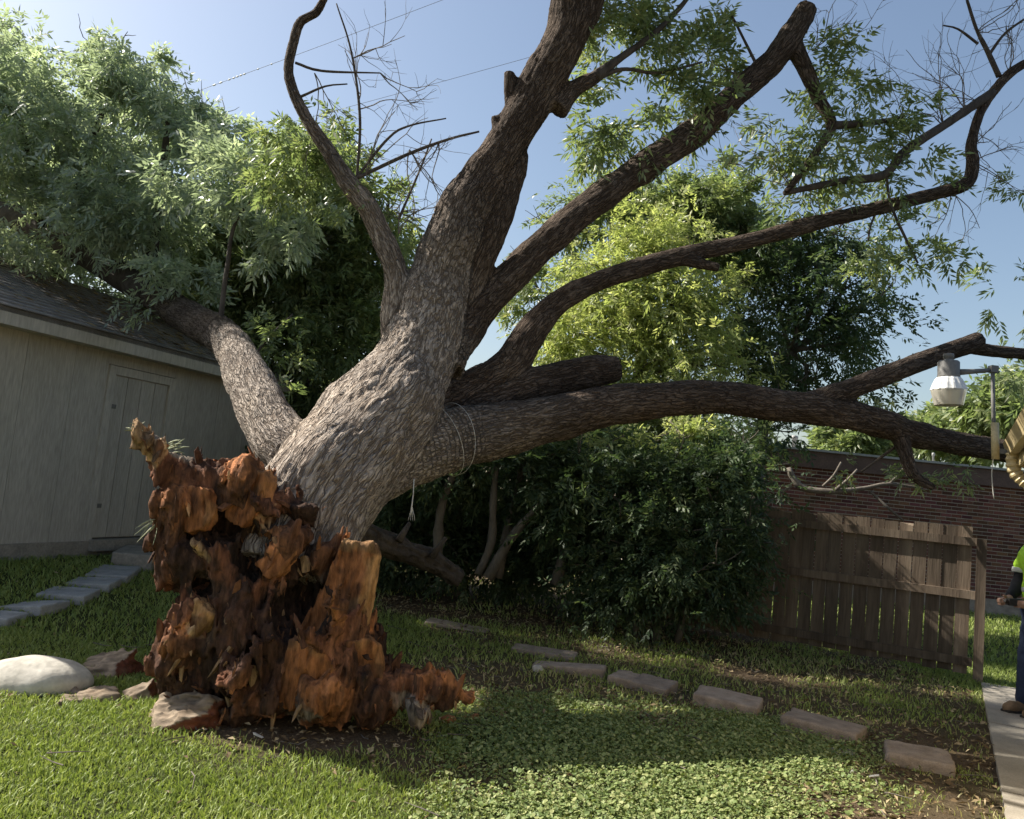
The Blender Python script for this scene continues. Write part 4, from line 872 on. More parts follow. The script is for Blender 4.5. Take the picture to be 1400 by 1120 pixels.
def rwarp(X):
    q = X * np.array([4.6, 4.6, 3.4])
    return np.stack([0.045 * fbm(q + 3.1 * k, 2, 81 + 7 * k) for k in range(3)], -1)
RR3 = np.array(Matrix.Rotation(0.35, 3, 'X') @ Matrix.Rotation(-0.3, 3, 'Y'))
def rcell(X):
    w = 0.035 * np.stack([vnoise(X * 5.0 + k, 111 + k) for k in range(3)], -1); return ((X + w) @ RR3.T) * np.array([13.0, 13.0, 5.2])
def rdisp(X):   # torn, fibrous wood: upright ridges broken off at different depths
    Y = X + 0.05 * vnoise(X * 6.0, 97)[..., None]
    a = np.abs(vnoise(Y * np.array([13, 13, 3.4]), 91)); c = np.abs(vnoise(Y * np.array([29, 29, 7.0]), 93))
    return 0.036 * (0.35 - a) + 0.024 * (0.35 - c) + 0.010 * vnoise(X * np.array([64, 64, 14.0]), 95) + 0.036 * np.floor(2.6 * vnoise(Y * np.array([17, 17, 2.8]), 98)) / 2.6 + 0.020 * np.floor(2.5 * vnoise(Y * np.array([36, 36, 6.0]), 99)) / 2.5 + 0.012
V, Q, who = sdf_mesh(RP, 0.0135, 0.03, rwarp, rdisp)
k = V[:, 2] > -0.12; q = Q[k[Q].all(1)]
ids, inv = np.unique(q, return_inverse=True); V = V[ids]; Q = inv.reshape(-1, 4); who = who[ids]
cv = np.array([COLS[p['col']] for p in RP])
j = 0.05 * np.stack([fbm(V * 9, 2, 61), fbm(V * 9 + 5, 2, 62), fbm(V * 9 + 9, 2, 63)], 1)
_, who2 = sdf_eval(V + rwarp(V) + j, RP, 0.03)
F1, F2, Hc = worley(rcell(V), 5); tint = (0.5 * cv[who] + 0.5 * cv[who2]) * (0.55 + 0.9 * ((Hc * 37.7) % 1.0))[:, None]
soil = sstep((fbm(V * 4.3, 3, 66) + 0.22) / 0.40)[:, None]; tint = tint * (1 - 0.75 * soil) + np.array(COLS['D']) * 0.75 * soil
fib = sstep((vnoise(V * np.array([46, 46, 10.0]), 68) - 0.30) / 0.3)[:, None]; tint = tint * (1 - 0.5 * fib) + (tint * 1.9 + np.array([0.035, 0.016, 0.006])) * 0.5 * fib
crk = sstep((0.10 - np.abs(vnoise(V * np.array([24, 24, 5.0]), 69))) / 0.1)[:, None]; tint = tint * (1 - 0.7 * crk) + np.array(COLS['S']) * 0.7 * crk
ro = obj('root_plate', V, Q, MAT['rotwood'], ft, True, {'tint': np.concatenate([tint, np.ones((len(V), 1))], 1)})
ro['label'] = 'torn, rotted orange-brown root end of the trunk'
print('root verts', len(V))
# slabs of heartwood split off flat, each with a pale splintered rim
def root_slab(px, py, dep, wl, wr, ht, hb, roll, yaw, th, seed, label=None, dark=0.0, pale=0.75):
    SR = np.array(Matrix.Rotation(-yaw, 3, 'Z') @ Matrix.Rotation(roll, 3, 'Y')).T; sc_ = P(px, py, dep); u1 = FPX / dep; rs_ = np.random.default_rng(seed)
    pl_ = [(np.array(n_, float) / np.linalg.norm(n_), d_ / u1) for n_, d_ in [((1, 0, rs_.uniform(-0.2, 0.25)), wr), ((-1, 0, rs_.uniform(-0.2, 0.2)), wl), ((rs_.uniform(-0.3, 0.3), 0, 1), ht), ((0.7, 0, 0.7), ht * 0.95), ((0, 0, -1), hb), ((0.8, 0, -0.6), (wr + hb) * 0.46)]] + [(np.array([0, -1.0, 0]), th * 0.4), (np.array([0, 1.0, 0]), th), (np.array([0.8, -0.6, 0]), wr / u1 * 0.62)]
    def sdisp(X):
        L_ = (X - sc_) @ SR.T; a = np.abs(vnoise(L_ * np.array([34, 34, 4.5]) + seed, 21)); return 0.020 * (0.3 - a) + 0.018 * fbm(L_ * np.array([9, 9, 5.0]) + seed, 2, 23) + 0.008 * vnoise(L_ * np.array([70, 70, 9.0]), 24)
    Vs, Qs, _ = sdf_mesh([dict(t='poly', c=sc_, h=np.array([max(wl, wr) / u1, th, max(ht, hb) / u1]) * 1.15, R=SR, planes=pl_)], 0.0115, 0.02, None, sdisp, pad=0.04)
    Ls = (Vs - sc_) @ SR.T; rim = sstep((Ls[:, 0] * u1 - wr * 0.42 + 12 * fbm(Vs * 8, 2, 25)) / 10)[:, None]; tp = sstep((Ls[:, 2] * u1 - ht * 0.73 + 10 * fbm(Vs * 12, 2, 26)) / 8)[:, None]; rm = np.maximum(rim, tp) * pale
    ts = np.array([0.26, 0.105, 0.042]) * (1 + 0.5 * fbm(Ls * np.array([30, 30, 3.0]), 2, 27)[:, None]); ts = ts * (1 - rm) + np.array([0.42, 0.25, 0.115]) * rm
    dk = sstep((fbm(Vs * 7, 2, 28 + seed) - 0.25 + dark) / 0.4)[:, None]; ts = np.clip(ts * (1 - 0.65 * dk) + np.array(COLS['D']) * 0.65 * dk, 0.01, 1)
    o = obj('root_slab', Vs, Qs, MAT['rotwood'], ft, True, {'tint': np.concatenate([ts, np.ones((len(ts), 1))], 1)})
    if label: o['label'] = label
root_slab(474, 808, 5.16, 32, 34, 66, 78, 0.17, 0.22, 0.07, 1, 'upright slab of orange heartwood with pale splintered rim')
root_slab(338, 676, 5.10, 28, 30, 38, 40, 0.12, 0.25, 0.08, 2, 'smooth orange knob of broken wood at the top of the root end', pale=0.25)
root_slab(252, 872, 5.04, 20, 24, 52, 44, 0.42, 0.35, 0.06, 3, 'leaning orange wedge low on the left of the root end', dark=0.05)
root_slab(428, 928, 4.96, 42, 40, 36, 44, 0.05, 0.10, 0.08, 4, 'broad orange broken face low on the right of the root end', dark=0.08, pale=0.3)
root_slab(384, 762, 5.06, 18, 20, 26, 30, 0.55, 0.2, 0.06, 5, 'small orange knob right of the dark hollow', pale=0.2)
root_slab(500, 905, 5.06, 22, 26, 30, 34, -0.25, -0.2, 0.07, 6, 'brown split block at the right foot of the root end', dark=0.2, pale=0.3)
root_slab(275, 690, 5.06, 24, 20, 24, 36, -0.2, 0.4, 0.06, 7, 'brown split block at the upper left of the root end', dark=0.15, pale=0.3)
# broken wood shards: thin wedges of fibre standing along the grain, all over the torn face
rng = np.random.default_rng(171); Nv = vertex_normals(V, Q); cand = np.where((V[:, 2] > 0.03) & (Nv[:, 1] < 0.35))[0]; SV, SQ, STt, SC, nn_ = [], [], [], [], 0
for i in rng.choice(cand, 620, replace=False):
    nrm = Nv[i]; gd = np.array([rng.normal() * 0.35 + 0.25 * (V[i, 0] + 1.3), rng.normal() * 0.2 - 0.1, 1.0 * rng.choice([-1, 1], p=[0.35, 0.65])]); gd = gd - nrm * (gd @ nrm) * 0.75 + nrm * rng.uniform(0.0, 0.55); gd /= np.linalg.norm(gd)
    sd = np.cross(gd, nrm + rng.normal(size=3) * 0.5); sd /= np.linalg.norm(sd) + 1e-9; up_ = np.cross(sd, gd)
    big_ = rng.random() < 0.24; ln = rng.uniform(0.10, 0.22) if big_ else rng.uniform(0.03, 0.11); w = rng.uniform(0.012, 0.03) if big_ else rng.uniform(0.004, 0.014); th = w * rng.uniform(0.25, 0.6); p0 = V[i] - gd * ln * 0.35 - nrm * (0.012 if big_ else 0.006)
    rings = []
    for t_, kw, kt in ((0.0, 0.8, 1.0), (0.55, 1.0, 0.9), (rng.uniform(0.8, 0.95), rng.uniform(0.3, 0.9), 0.5)):
        c = p0 + gd * ln * t_ + rng.normal(size=3) * w * 0.12; rings += [c - sd * w * kw - up_ * th * kt, c + sd * w * kw - up_ * th * kt, c + sd * w * kw * 0.85 + up_ * th * kt, c - sd * w * kw * 0.8 + up_ * th * kt]
    tip = p0 + gd * ln + sd * w * rng.uniform(-0.8, 0.8); SV.append(np.array(rings + [tip])); k4 = np.arange(4); k5 = (k4 + 1) % 4
    for r0 in (0, 4): SQ.append(np.stack([r0 + k4, r0 + k5, r0 + 4 + k5, r0 + 4 + k4], 1) + nn_)
    STt.append(np.stack([8 + k4, 8 + k5, np.full(4, 12)], 1) + nn_); nn_ += 13
    cc = np.array(COLS[rng.choice(['O', 'M', 'D', 'P'], p=[0.30, 0.40, 0.20, 0.10])]) * rng.uniform(0.6, 1.25); cc = 0.6 * cc + 0.4 * tint[i]; SC.append(np.tile([*cc, 1.0], (13, 1)))
sh_o = obj('shards', np.concatenate(SV), [np.concatenate(SQ), np.concatenate(STt)], MAT['rotwood'], ro, False, {'tint': np.concatenate(SC)}); tag(sh_o, kind='stuff')
# splinters and hair roots standing off the torn wood
rng = np.random.default_rng(71); Nv = vertex_normals(V, Q); g = Geo(); cand = np.where((V[:, 2] > 0.1) & (V[:, 1] < 5.5))[0]
for i in rng.choice(cand, 200, replace=False):
    d = Nv[i] * 0.45 + np.array([rng.normal() * 0.25, -0.05, rng.choice([-1, 1]) * rng.uniform(0.4, 1.2)]); d /= np.linalg.norm(d); ln = rng.uniform(0.02, 0.085)
    p0 = V[i] - d * 0.015; w_ = rng.uniform(0.002, 0.006); g.tube([p0, p0 + d * ln * 0.6, p0 + d * ln + rng.normal(size=3) * 0.006], [w_, w_ * 0.8, 0.0006], 4, cap=False)
MAT['splinter'] = surf('splinter', (0.07, 0.035, 0.02), (0.20, 0.095, 0.045), 14, 0.9, 0.3, 0.003, c3=(0.38, 0.24, 0.12), spec=0.15)
tag(g.build('splinters', MAT['splinter'], ro), kind='stuff')
MAT['dry_grass'] = surf('dry_grass', (0.20, 0.24, 0.14), (0.42, 0.42, 0.29), 9, 0.85, 0.2, 0.002)
# shoots growing on the broken root stub, dry grass caught at the left
for c, am, n_, ln in (((190, 590, 5.02), (175, 575, 4.95), 10, 0.09), ((232, 612, 5.12), (258, 600, 5.1), 12, 0.11), ((215, 708, 5.1), (190, 735, 5.0), 9, 0.16)):
    a = P(*c); d0 = P(*am) - a; d0 /= np.linalg.norm(d0); g = Geo()
    for _ in range(n_):
        d = d0 + rng.normal(size=3) * 0.5; d /= np.linalg.norm(d); p0 = a + rng.normal(size=3) * 0.02
        g.tube([p0, p0 + d * ln * 0.5, p0 + d * ln * rng.uniform(0.7, 1.1) + np.array([0, 0, -0.01])], [0.004, 0.005, 0.001], 4, cap=False)
    g.build('shoots', MAT['dry_grass'], ro)

# ------------------------------------------------------------------ trees and shrubs behind
def make_tree(name, label, cat, base, trunks, blobs, n, mat, group=None, seed=0, per=9, rachis=0.22, L=0.11, W=0.03, stem_mat='bark_far', limbs=True, rt=0.09, **kw):
    rng = np.random.default_rng(seed); e = empty(name, base); tag(e, label, cat, group)
    for k, rows in enumerate(trunks):
        S = spline([[*r[:3], r[3]] for r in rows], 0.12); g = Geo(); g.tube(S[:, :3], S[:, 3] * (1 + 0.08 * rng.normal(size=len(S))), 9); g.build('trunk' if k == 0 else 'stem', MAT[stem_mat], e, smooth=True)
    if limbs:
        top = np.array(trunks[0][-1][:3]) if trunks else np.array(base)
        tips = [np.array(t[-1][:3]) for t in trunks] or [top]
        for c, r, w in blobs:
            st = min(tips, key=lambda q: np.linalg.norm(q - c)); mid = (st + c) / 2 + rng.normal(size=3) * 0.15
            S = spline([[*st, rt * 0.5], [*mid, rt * 0.38], [*c, rt * 0.25], [*(c + rng.normal(size=3) * np.array(r) * 0.5), 0.008]], 0.15); g = Geo(); g.tube(S[:, :3], np.maximum(S[:, 3], 0.006), 6)
            for _ in range(5):
                d = rng.normal(size=3); d[2] = abs(d[2]) * 0.6; d /= np.linalg.norm(d); twigs(rng, g, np.array(c), d, float(np.mean(r)) * 0.9, 0.014, 1, 0.6)
            g.build('limb', MAT[stem_mat], e, smooth=True)
    foliage('crown', rng, blobs, n, mat, e, per, rachis, L, W, **kw)
    return e
def gp(px, py, d):
    p = P(px, py, d); return np.array([p[0], p[1], float(ground_h(p[0], p[1]))])
b = gp(60, 700, 14.5)
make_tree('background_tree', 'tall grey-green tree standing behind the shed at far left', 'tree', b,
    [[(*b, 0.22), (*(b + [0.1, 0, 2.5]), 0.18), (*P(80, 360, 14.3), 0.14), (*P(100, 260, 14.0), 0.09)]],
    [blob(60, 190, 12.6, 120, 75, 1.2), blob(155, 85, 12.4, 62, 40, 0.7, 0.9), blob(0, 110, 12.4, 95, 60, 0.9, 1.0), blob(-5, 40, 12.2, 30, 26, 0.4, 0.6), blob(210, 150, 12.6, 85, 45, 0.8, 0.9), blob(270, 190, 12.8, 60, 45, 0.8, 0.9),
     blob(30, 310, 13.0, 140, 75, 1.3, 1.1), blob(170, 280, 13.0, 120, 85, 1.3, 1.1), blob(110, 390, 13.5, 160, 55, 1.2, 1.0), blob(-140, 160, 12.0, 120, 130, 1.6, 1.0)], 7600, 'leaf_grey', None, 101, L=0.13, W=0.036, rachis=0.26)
b = gp(400, 700, 14.0)
make_tree('background_tree', 'dark leafy tree behind the shed corner, beside the thin crooked limb', 'tree', b,
    [[(*b, 0.18), (*P(410, 560, 13.6), 0.14), (*P(420, 440, 13.4), 0.10)], [(*gp(262, 700, 13.8), 0.06), (*P(268, 420, 13.0), 0.045), (*P(266, 350, 12.6), 0.03)]],
    [blob(370, 270, 12.2, 75, 70, 1.0), blob(450, 250, 11.8, 75, 60, 0.9, 0.8), blob(300, 330, 12.4, 85, 70, 1.0), blob(400, 360, 12.6, 110, 70, 1.2), blob(490, 350, 12.4, 60, 75, 1.0), blob(350, 440, 13.0, 110, 60, 1.2), blob(460, 460, 13.0, 100, 80, 1.3, 1.2), blob(530, 290, 12.0, 45, 45, 0.7, 0.6), blob(250, 400, 13.0, 75, 45, 0.9)], 10500, 'leaf_fallen', None, 102, L=0.125, W=0.034, rachis=0.24)
# lime-green tree in the middle, sunlit
b = gp(860, 780, 13.0)
make_tree('background_tree', 'sunlit yellow-green tree behind the two right-leaning limbs', 'tree', b,
    [[(*b, 0.12), (*P(870, 640, 13.00), 0.10), (*P(880, 500, 12.90), 0.07)], [(*(b + [0.3, 0.1, 0]), 0.06), (*P(905, 560, 12.80), 0.05), (*P(915, 440, 12.60), 0.03)]],
    [blob(860, 440, 12.60, 105, 75, 1.0, 1.3), blob(940, 420, 12.60, 80, 85, 1.0, 1.2), blob(770, 470, 12.70, 75, 55, 0.9), blob(900, 340, 12.80, 85, 60, 0.9), blob(830, 385, 12.80, 70, 45, 0.8), blob(945, 500, 12.70, 70, 50, 0.9), blob(870, 540, 12.60, 150, 45, 0.8), blob(800, 590, 12.40, 130, 35, 0.7, 0.9), blob(950, 590, 12.20, 90, 40, 0.7, 0.9), blob(830, 598, 10.5, 110, 20, 0.35, 0.8), blob(935, 600, 10.3, 65, 24, 0.35, 0.8)], 7000, 'leaf_lime', None, 104, L=0.10, W=0.03, rachis=0.21, shell=0.7, sig=0.24)
b = gp(870, 780, 15.0)
make_tree('background_tree', 'mid-green tree rising behind the yellow-green crown', 'tree', b,
    [[(*b, 0.14), (*P(870, 600, 15.00), 0.11), (*P(880, 420, 14.80), 0.08)]],
    [blob(900, 280, 14.60, 90, 40, 0.9), blob(840, 300, 14.40, 75, 35, 0.8, 0.7), blob(980, 290, 14.60, 80, 55, 0.9), blob(760, 320, 14.20, 60, 30, 0.6, 0.45), blob(1010, 340, 14.60, 75, 60, 0.9), blob(740, 400, 14.20, 60, 50, 0.8, 0.6)], 5200, 'leaf_fallen', None, 105, L=0.12, W=0.034)
b = gp(1030, 780, 14.2)
make_tree('background_tree', 'dark bluish-green tree above the brick building', 'tree', b,
    [[(*b, 0.15), (*P(1040, 600, 14.2), 0.12), (*P(1080, 480, 14.0), 0.08)]],
    [blob(1090, 440, 13.8, 100, 85, 1.1, 1.1), blob(1150, 400, 13.8, 75, 75, 0.9), blob(1060, 350, 13.8, 85, 55, 0.9), blob(1180, 470, 13.9, 48, 55, 0.7, 0.8), blob(1020, 480, 13.6, 60, 65, 0.9), blob(1100, 530, 13.8, 90, 40, 0.8), blob(1140, 320, 13.8, 60, 35, 0.6, 0.6), blob(1210, 400, 13.9, 28, 30, 0.4, 0.5), blob(1050, 590, 13.2, 60, 35, 0.6, 0.8)], 3300, 'leaf_deep', None, 106, L=0.11, W=0.036, shell=0.6, sig=0.22)
# big shrub thicket under the long limb, with thin bare stems
stems = []
rs_ = np.random.default_rng(8)
for rows in [[(598, 770, 10.0, 16), (602, 700, 10.0, 12), (620, 650, 10.0, 10), (650, 610, 10.0, 8)], [(655, 785, 9.9, 14), (672, 740, 9.9, 12), (674, 690, 9.9, 10), (678, 640, 9.9, 8)],
             [(668, 790, 9.8, 17), (690, 750, 9.8, 13), (715, 715, 9.8, 11), (748, 682, 9.8, 9)], [(680, 790, 10.2, 15), (700, 700, 10.2, 11), (720, 620, 10.2, 8)], [(760, 800, 9.8, 14), (780, 720, 9.9, 11), (800, 640, 10.0, 8)]]:
    stems.append([(*P(a, bb, d), R(w, d)) for a, bb, d, w in rows])
b = gp(660, 790, 9.9)
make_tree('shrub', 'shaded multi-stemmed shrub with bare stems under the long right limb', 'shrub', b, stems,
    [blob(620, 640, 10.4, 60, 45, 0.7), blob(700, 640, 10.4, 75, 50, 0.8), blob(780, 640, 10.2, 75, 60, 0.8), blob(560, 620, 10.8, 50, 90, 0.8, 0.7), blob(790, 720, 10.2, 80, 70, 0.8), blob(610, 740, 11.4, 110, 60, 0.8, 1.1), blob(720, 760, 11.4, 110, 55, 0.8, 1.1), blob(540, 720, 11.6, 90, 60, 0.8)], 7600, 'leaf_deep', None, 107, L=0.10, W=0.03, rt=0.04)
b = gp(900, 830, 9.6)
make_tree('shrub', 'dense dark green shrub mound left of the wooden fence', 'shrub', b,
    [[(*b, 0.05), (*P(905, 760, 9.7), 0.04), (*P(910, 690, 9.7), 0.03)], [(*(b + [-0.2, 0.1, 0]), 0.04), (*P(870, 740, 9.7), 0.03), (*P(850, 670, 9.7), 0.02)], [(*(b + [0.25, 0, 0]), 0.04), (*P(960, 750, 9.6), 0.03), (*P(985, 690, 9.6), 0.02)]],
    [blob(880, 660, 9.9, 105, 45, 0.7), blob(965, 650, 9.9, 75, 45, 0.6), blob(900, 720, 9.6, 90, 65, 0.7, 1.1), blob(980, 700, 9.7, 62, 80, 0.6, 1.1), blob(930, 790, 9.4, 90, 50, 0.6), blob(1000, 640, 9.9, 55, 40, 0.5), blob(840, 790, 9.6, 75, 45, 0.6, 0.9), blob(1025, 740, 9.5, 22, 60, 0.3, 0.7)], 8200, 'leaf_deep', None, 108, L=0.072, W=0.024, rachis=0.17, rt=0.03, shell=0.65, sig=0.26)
b = gp(450, 760, 13.2)
make_tree('shrub', 'dark hedge-like shrub closing the gap behind the trunk', 'shrub', b,
    [[(*b, 0.06), (*(b + [0, 0, 1.0]), 0.05), (*(b + [0.1, 0, 2.0]), 0.03)]],
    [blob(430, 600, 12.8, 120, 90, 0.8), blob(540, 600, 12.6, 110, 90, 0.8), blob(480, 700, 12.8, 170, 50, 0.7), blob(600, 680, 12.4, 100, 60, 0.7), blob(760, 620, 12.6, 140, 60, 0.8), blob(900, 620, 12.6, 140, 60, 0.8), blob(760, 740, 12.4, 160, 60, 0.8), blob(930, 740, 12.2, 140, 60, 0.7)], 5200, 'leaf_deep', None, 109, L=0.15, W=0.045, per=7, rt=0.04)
# far trees beyond the brick building
for k, (px, py, rx, ry, d, sd, lb) in enumerate([(1300, 585, 55, 30, 34, 111, 'distant green tree beneath the yard lamp, beyond the brick roof'), (1385, 560, 70, 50, 30, 112, 'distant tree behind the lamp pole at the right edge'), (1170, 600, 50, 18, 36, 113, 'small distant tree peeking over the brick roof under the long limb')]):
    b = gp(px, 700, d); make_tree('distant_tree', lb, 'tree', b, [[(*b, 0.25), (*(b + [0, 0, 2]), 0.2), (*P(px, py, d), 0.12)]], [blob(px, py, d, rx, ry, 1.8), blob(px + rx * 0.5, py + 8, d, rx * 0.6, ry * 0.8, 1.4), blob(px - rx * 0.5, py + 10, d, rx * 0.55, ry * 0.7, 1.4)], 1900, 'leaf_fallen', 'trees beyond the brick building', sd, per=7, rachis=0.5, L=0.34, W=0.11)

# ------------------------------------------------------------------ grass, ground cover, litter
def scatter(rng, n, x0, x1, y0, y1, inview=True):
    x = rng.uniform(x0, x1, n); y = rng.uniform(y0, y1, n)
    if inview:
        px = 0.66 * y + 0.5; k = np.abs(x) < px; x, y = x[k], y[k]
    return x, y
def blades(rng, x, y, hmin, hmax, w, lean=0.5, rmax=1.0):
    n = len(x); z = ground_h(x, y); h = rng.uniform(hmin, hmax, n); a = rng.uniform(0, 2 * math.pi, n); b_ = rng.uniform(0, 2 * math.pi, n)
    s = np.stack([np.cos(a), np.sin(a), 0 * a], 1) * (w * rng.uniform(0.6, 1.3, n))[:, None]; ld = np.stack([np.cos(b_), np.sin(b_), 0 * b_], 1); le = (rng.uniform(0.1, 1, n) * lean * h)[:, None]
    p = np.stack([x, y, z - 0.004], 1); U = np.array([0, 0, 1.0])
    V = np.stack([p - s / 2, p + s / 2, p + ld * le * 0.35 + U * (h * 0.6)[:, None] + s * 0.4, p + ld * le * 0.35 + U * (h * 0.6)[:, None] - s * 0.4, p + ld * le + U * h[:, None] * 0.95], 1).reshape(-1, 3)
    i = np.arange(n)[:, None] * 5
    return V, i + np.array([[0, 1, 2, 3]]), i + np.array([[3, 2, 4]]), np.repeat(np.clip(rng.random(n) * rmax, 0, 1), 5)
rng = np.random.default_rng(91)
def clear_of(x, y):   # nothing grows on the path or through the shed
    off = path_off(x, y); return (off < 0.0) | (off > 1.02) | (y > 8.75)
VV, QQ, TT, RR, base_n = [], [], [], [], 0
for n, y0, y1, hm, hM, w in ((205000, 3.3, 6.6, 0.018, 0.050, 0.0085), (85000, 6.6, 10.5, 0.03, 0.07, 0.012), (40000, 10.5, 17.0, 0.04, 0.09, 0.02)):
    x, y = scatter(rng, n, -0.66 * y1 - 0.5, 0.66 * y1 + 0.5, y0, y1); dd = dirt_and_shade(x, y); pat = 0.5 + 0.5 * fbm(np.stack([x * 1.1, y * 1.1, x * 0], 1), 2, 77)
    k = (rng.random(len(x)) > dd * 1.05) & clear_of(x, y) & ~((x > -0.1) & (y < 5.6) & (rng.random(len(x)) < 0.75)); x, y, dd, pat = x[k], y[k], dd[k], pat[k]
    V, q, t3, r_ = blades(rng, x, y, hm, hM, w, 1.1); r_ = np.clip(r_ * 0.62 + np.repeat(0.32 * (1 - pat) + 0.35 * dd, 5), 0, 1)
    VV.append(V); QQ.append(q + base_n); TT.append(t3 + base_n); RR.append(r_); base_n += len(V)
tag(obj('grass', np.concatenate(VV), [np.concatenate(QQ), np.concatenate(TT)], MAT['grass'], None, False, {'rnd': np.concatenate(RR)}), 'short bright green lawn grass around the fallen tree', 'grass', kind='stuff')
print('grass verts', base_n)
# low broad-leaved ground cover at bottom right
x, y = scatter(rng, 112000, -0.6, 3.6, 3.3, 7.2); dd = dirt_and_shade(x, y); cov = sstep((x + 0.45) / 0.7) * sstep((6.9 - y) / 1.0) * sstep((-path_off(x, y) - 0.35) / 0.7)
k = (rng.random(len(x)) < cov * (1 - 0.75 * dd)); x, y = x[k], y[k]; n = len(x)
z = ground_h(x, y) + rng.uniform(0.012, 0.055, n); a = rng.uniform(0, 2 * math.pi, n); l = (0.005 + 0.013 * rng.random(n) ** 1.8)[:, None]
nx = np.stack([np.cos(a), np.sin(a), rng.normal(size=n) * 0.35], 1); ny = np.stack([-np.sin(a), np.cos(a), rng.normal(size=n) * 0.35], 1); c = np.stack([x, y, z], 1)
V = np.stack([c - nx * l, c - nx * l * 0.35 + ny * l * 0.75, c + nx * l * 0.5 + ny * l * 0.7, c + nx * l, c + nx * l * 0.5 - ny * l * 0.7, c - nx * l * 0.35 - ny * l * 0.75], 1); V[:, 0, 2] -= 0.006; V[:, 3, 2] -= 0.004
F = np.arange(n * 6).reshape(-1, 6)
tag(obj('ground_cover', V.reshape(-1, 3), F, MAT['clover'], None, False, {'rnd': np.repeat(rng.random(n), 6)}), 'pale green clover-like ground cover at bottom right', 'ground cover', kind='stuff')
# dead leaves, chips and straw
x, y = scatter(rng, 90000, -4.5, 5.2, 3.6, 11.0); dd = dirt_and_shade(x, y); k = (rng.random(len(x)) < np.maximum((dd - 0.18) * 0.42, 0.012)) & clear_of(x, y); x, y = x[k], y[k]; n = len(x)
a = rng.uniform(0, 2 * math.pi, n); l = (rng.uniform(0.008, 0.030, n) * np.where(rng.random(n) < 0.1, 1.5, 1.0))[:, None]; w = l * rng.uniform(0.15, 0.6, (n, 1))
nx = np.stack([np.cos(a), np.sin(a), rng.normal(size=n) * 0.25], 1); ny = np.stack([-np.sin(a), np.cos(a), rng.normal(size=n) * 0.4], 1); c = np.stack([x, y, ground_h(x, y) + rng.uniform(0.008, 0.034, n)], 1)
V = np.stack([c - nx * l, c + ny * w, c + nx * l, c - ny * w], 1); V[:, 1, 2] += 0.006; V[:, 3, 2] += 0.006
tag(obj('leaf_litter', V.reshape(-1, 3), np.arange(n * 4).reshape(-1, 4), MAT['litter'], None, False, {'rnd': np.repeat(rng.random(n), 4)}), 'dry leaves, bark crumbs and straw scattered over bare soil', 'leaf litter', kind='stuff')
g = Geo(); rt_ = np.random.default_rng(97)
for _ in range(170):
    x_, y_ = rt_.uniform(-3.5, 4.0), rt_.uniform(3.9, 9.0); a_ = rt_.uniform(0, 6.28); ln = rt_.uniform(0.05, 0.28); dxy = np.array([math.cos(a_), math.sin(a_), 0]) * ln; p0 = np.array([x_, y_, float(ground_h(x_, y_)) + rt_.uniform(0.015, 0.04)])
    if path_off(x_, y_) > -0.05: continue
    p1 = p0 + dxy * 0.5 + rt_.normal(size=3) * 0.012; g.tube([p0, p1, p0 + dxy + np.array([0, 0, rt_.uniform(-0.01, 0.02)])], [0.004, 0.0032, 0.0015], 4, cap=False)
tag(g.build('fallen_twigs', MAT['dead_twig'], None), 'small dry twigs strewn over the lawn', 'twigs', kind='stuff')
# leaves and twigs on the shed roof
rng = np.random.default_rng(93); n = 2600; s = rng.uniform(A, B_, n); qq = rng.uniform(0.0, half, n) ; k = rng.random(n) < 0.25 + 0.75 * (s > 0.8); s, qq = s[k], qq[k]; n = len(s)
c = np.array([roofpt(a_, q_, 0.045) for a_, q_ in zip(s, qq)]); a = rng.uniform(0, 6.28, n); l = rng.uniform(0.02, 0.07, n)[:, None]
nx = np.cos(a)[:, None] * SD + np.sin(a)[:, None] * (-SN + Zx * rise); ny = np.cross(nx, Zx + SN * rise) + rng.normal(size=(n, 3)) * 0.3
V = np.stack([c - nx * l, c + ny * l * 0.3, c + nx * l, c - ny * l * 0.3], 1)
tag(obj('roof_litter', V.reshape(-1, 3), np.arange(n * 4).reshape(-1, 4), MAT['litter'], None, False, {'rnd': np.repeat(rng.random(n) * 0.6, 4)}), 'dead leaves scattered on the shed roof', 'leaf litter', kind='stuff')

# ------------------------------------------------------------------ edging blocks, stepping slabs, stones, wood chunks
def slab_block(name, label, cat, quad, h, mat, group, seed, sink=0.0, bev=0.006):
    """quad: four ground points of the top outline, in order; h thickness"""
    rng = np.random.default_rng(seed); c = np.mean(quad, axis=0); e1 = (quad[1] - quad[0] + quad[2] - quad[3]) / 2; e2 = (quad[3] - quad[0] + quad[2] - quad[1]) / 2
    e1[2] = e2[2] = 0; a, b_ = np.linalg.norm(e1) / 2 * (0.8 if name == 'edging_block' else 1.0), np.linalg.norm(e2) / 2; X = e1 / np.linalg.norm(e1); Y = np.array([-X[1], X[0], 0]) * (1 if np.cross(e1, e2)[2] > 0 else -1)
    gz = float(ground_h(c[0], c[1])); nx_, ny_, nz_ = max(3, int(a / 0.02)), max(3, int(b_ / 0.02)), max(2, int(h / 0.035))
    prims = [dict(t='box', c=(0, 0, 0), h=np.array([a, b_, h / 2]), r=0.005)]
    V, Q, _ = sdf_mesh(prims, min(0.014, h / 6), 0.01, None, lambda Xx: 0.004 * fbm(Xx * 14 + seed, 3, seed) + 0.006 * (vnoise(Xx * 7 + seed, seed + 2) > 0.55), pad=0.03)
    tx, ty = rng.normal() * 0.04, rng.normal() * 0.04
    Wd = c * np.array([1, 1, 0]) + V[:, :1] * X + V[:, 1:2] * Y + np.stack([0 * V[:, 0], 0 * V[:, 0], V[:, 2] + tx * V[:, 0] + ty * V[:, 1]], 1); Wd[:, 2] += gz + h / 2 - sink
    o = link(name, mesh_data(name, Wd - np.array([c[0], c[1], gz]), Q, MAT[mat], True), None, (c[0], c[1], gz)); tag(o, label, cat, group); return o
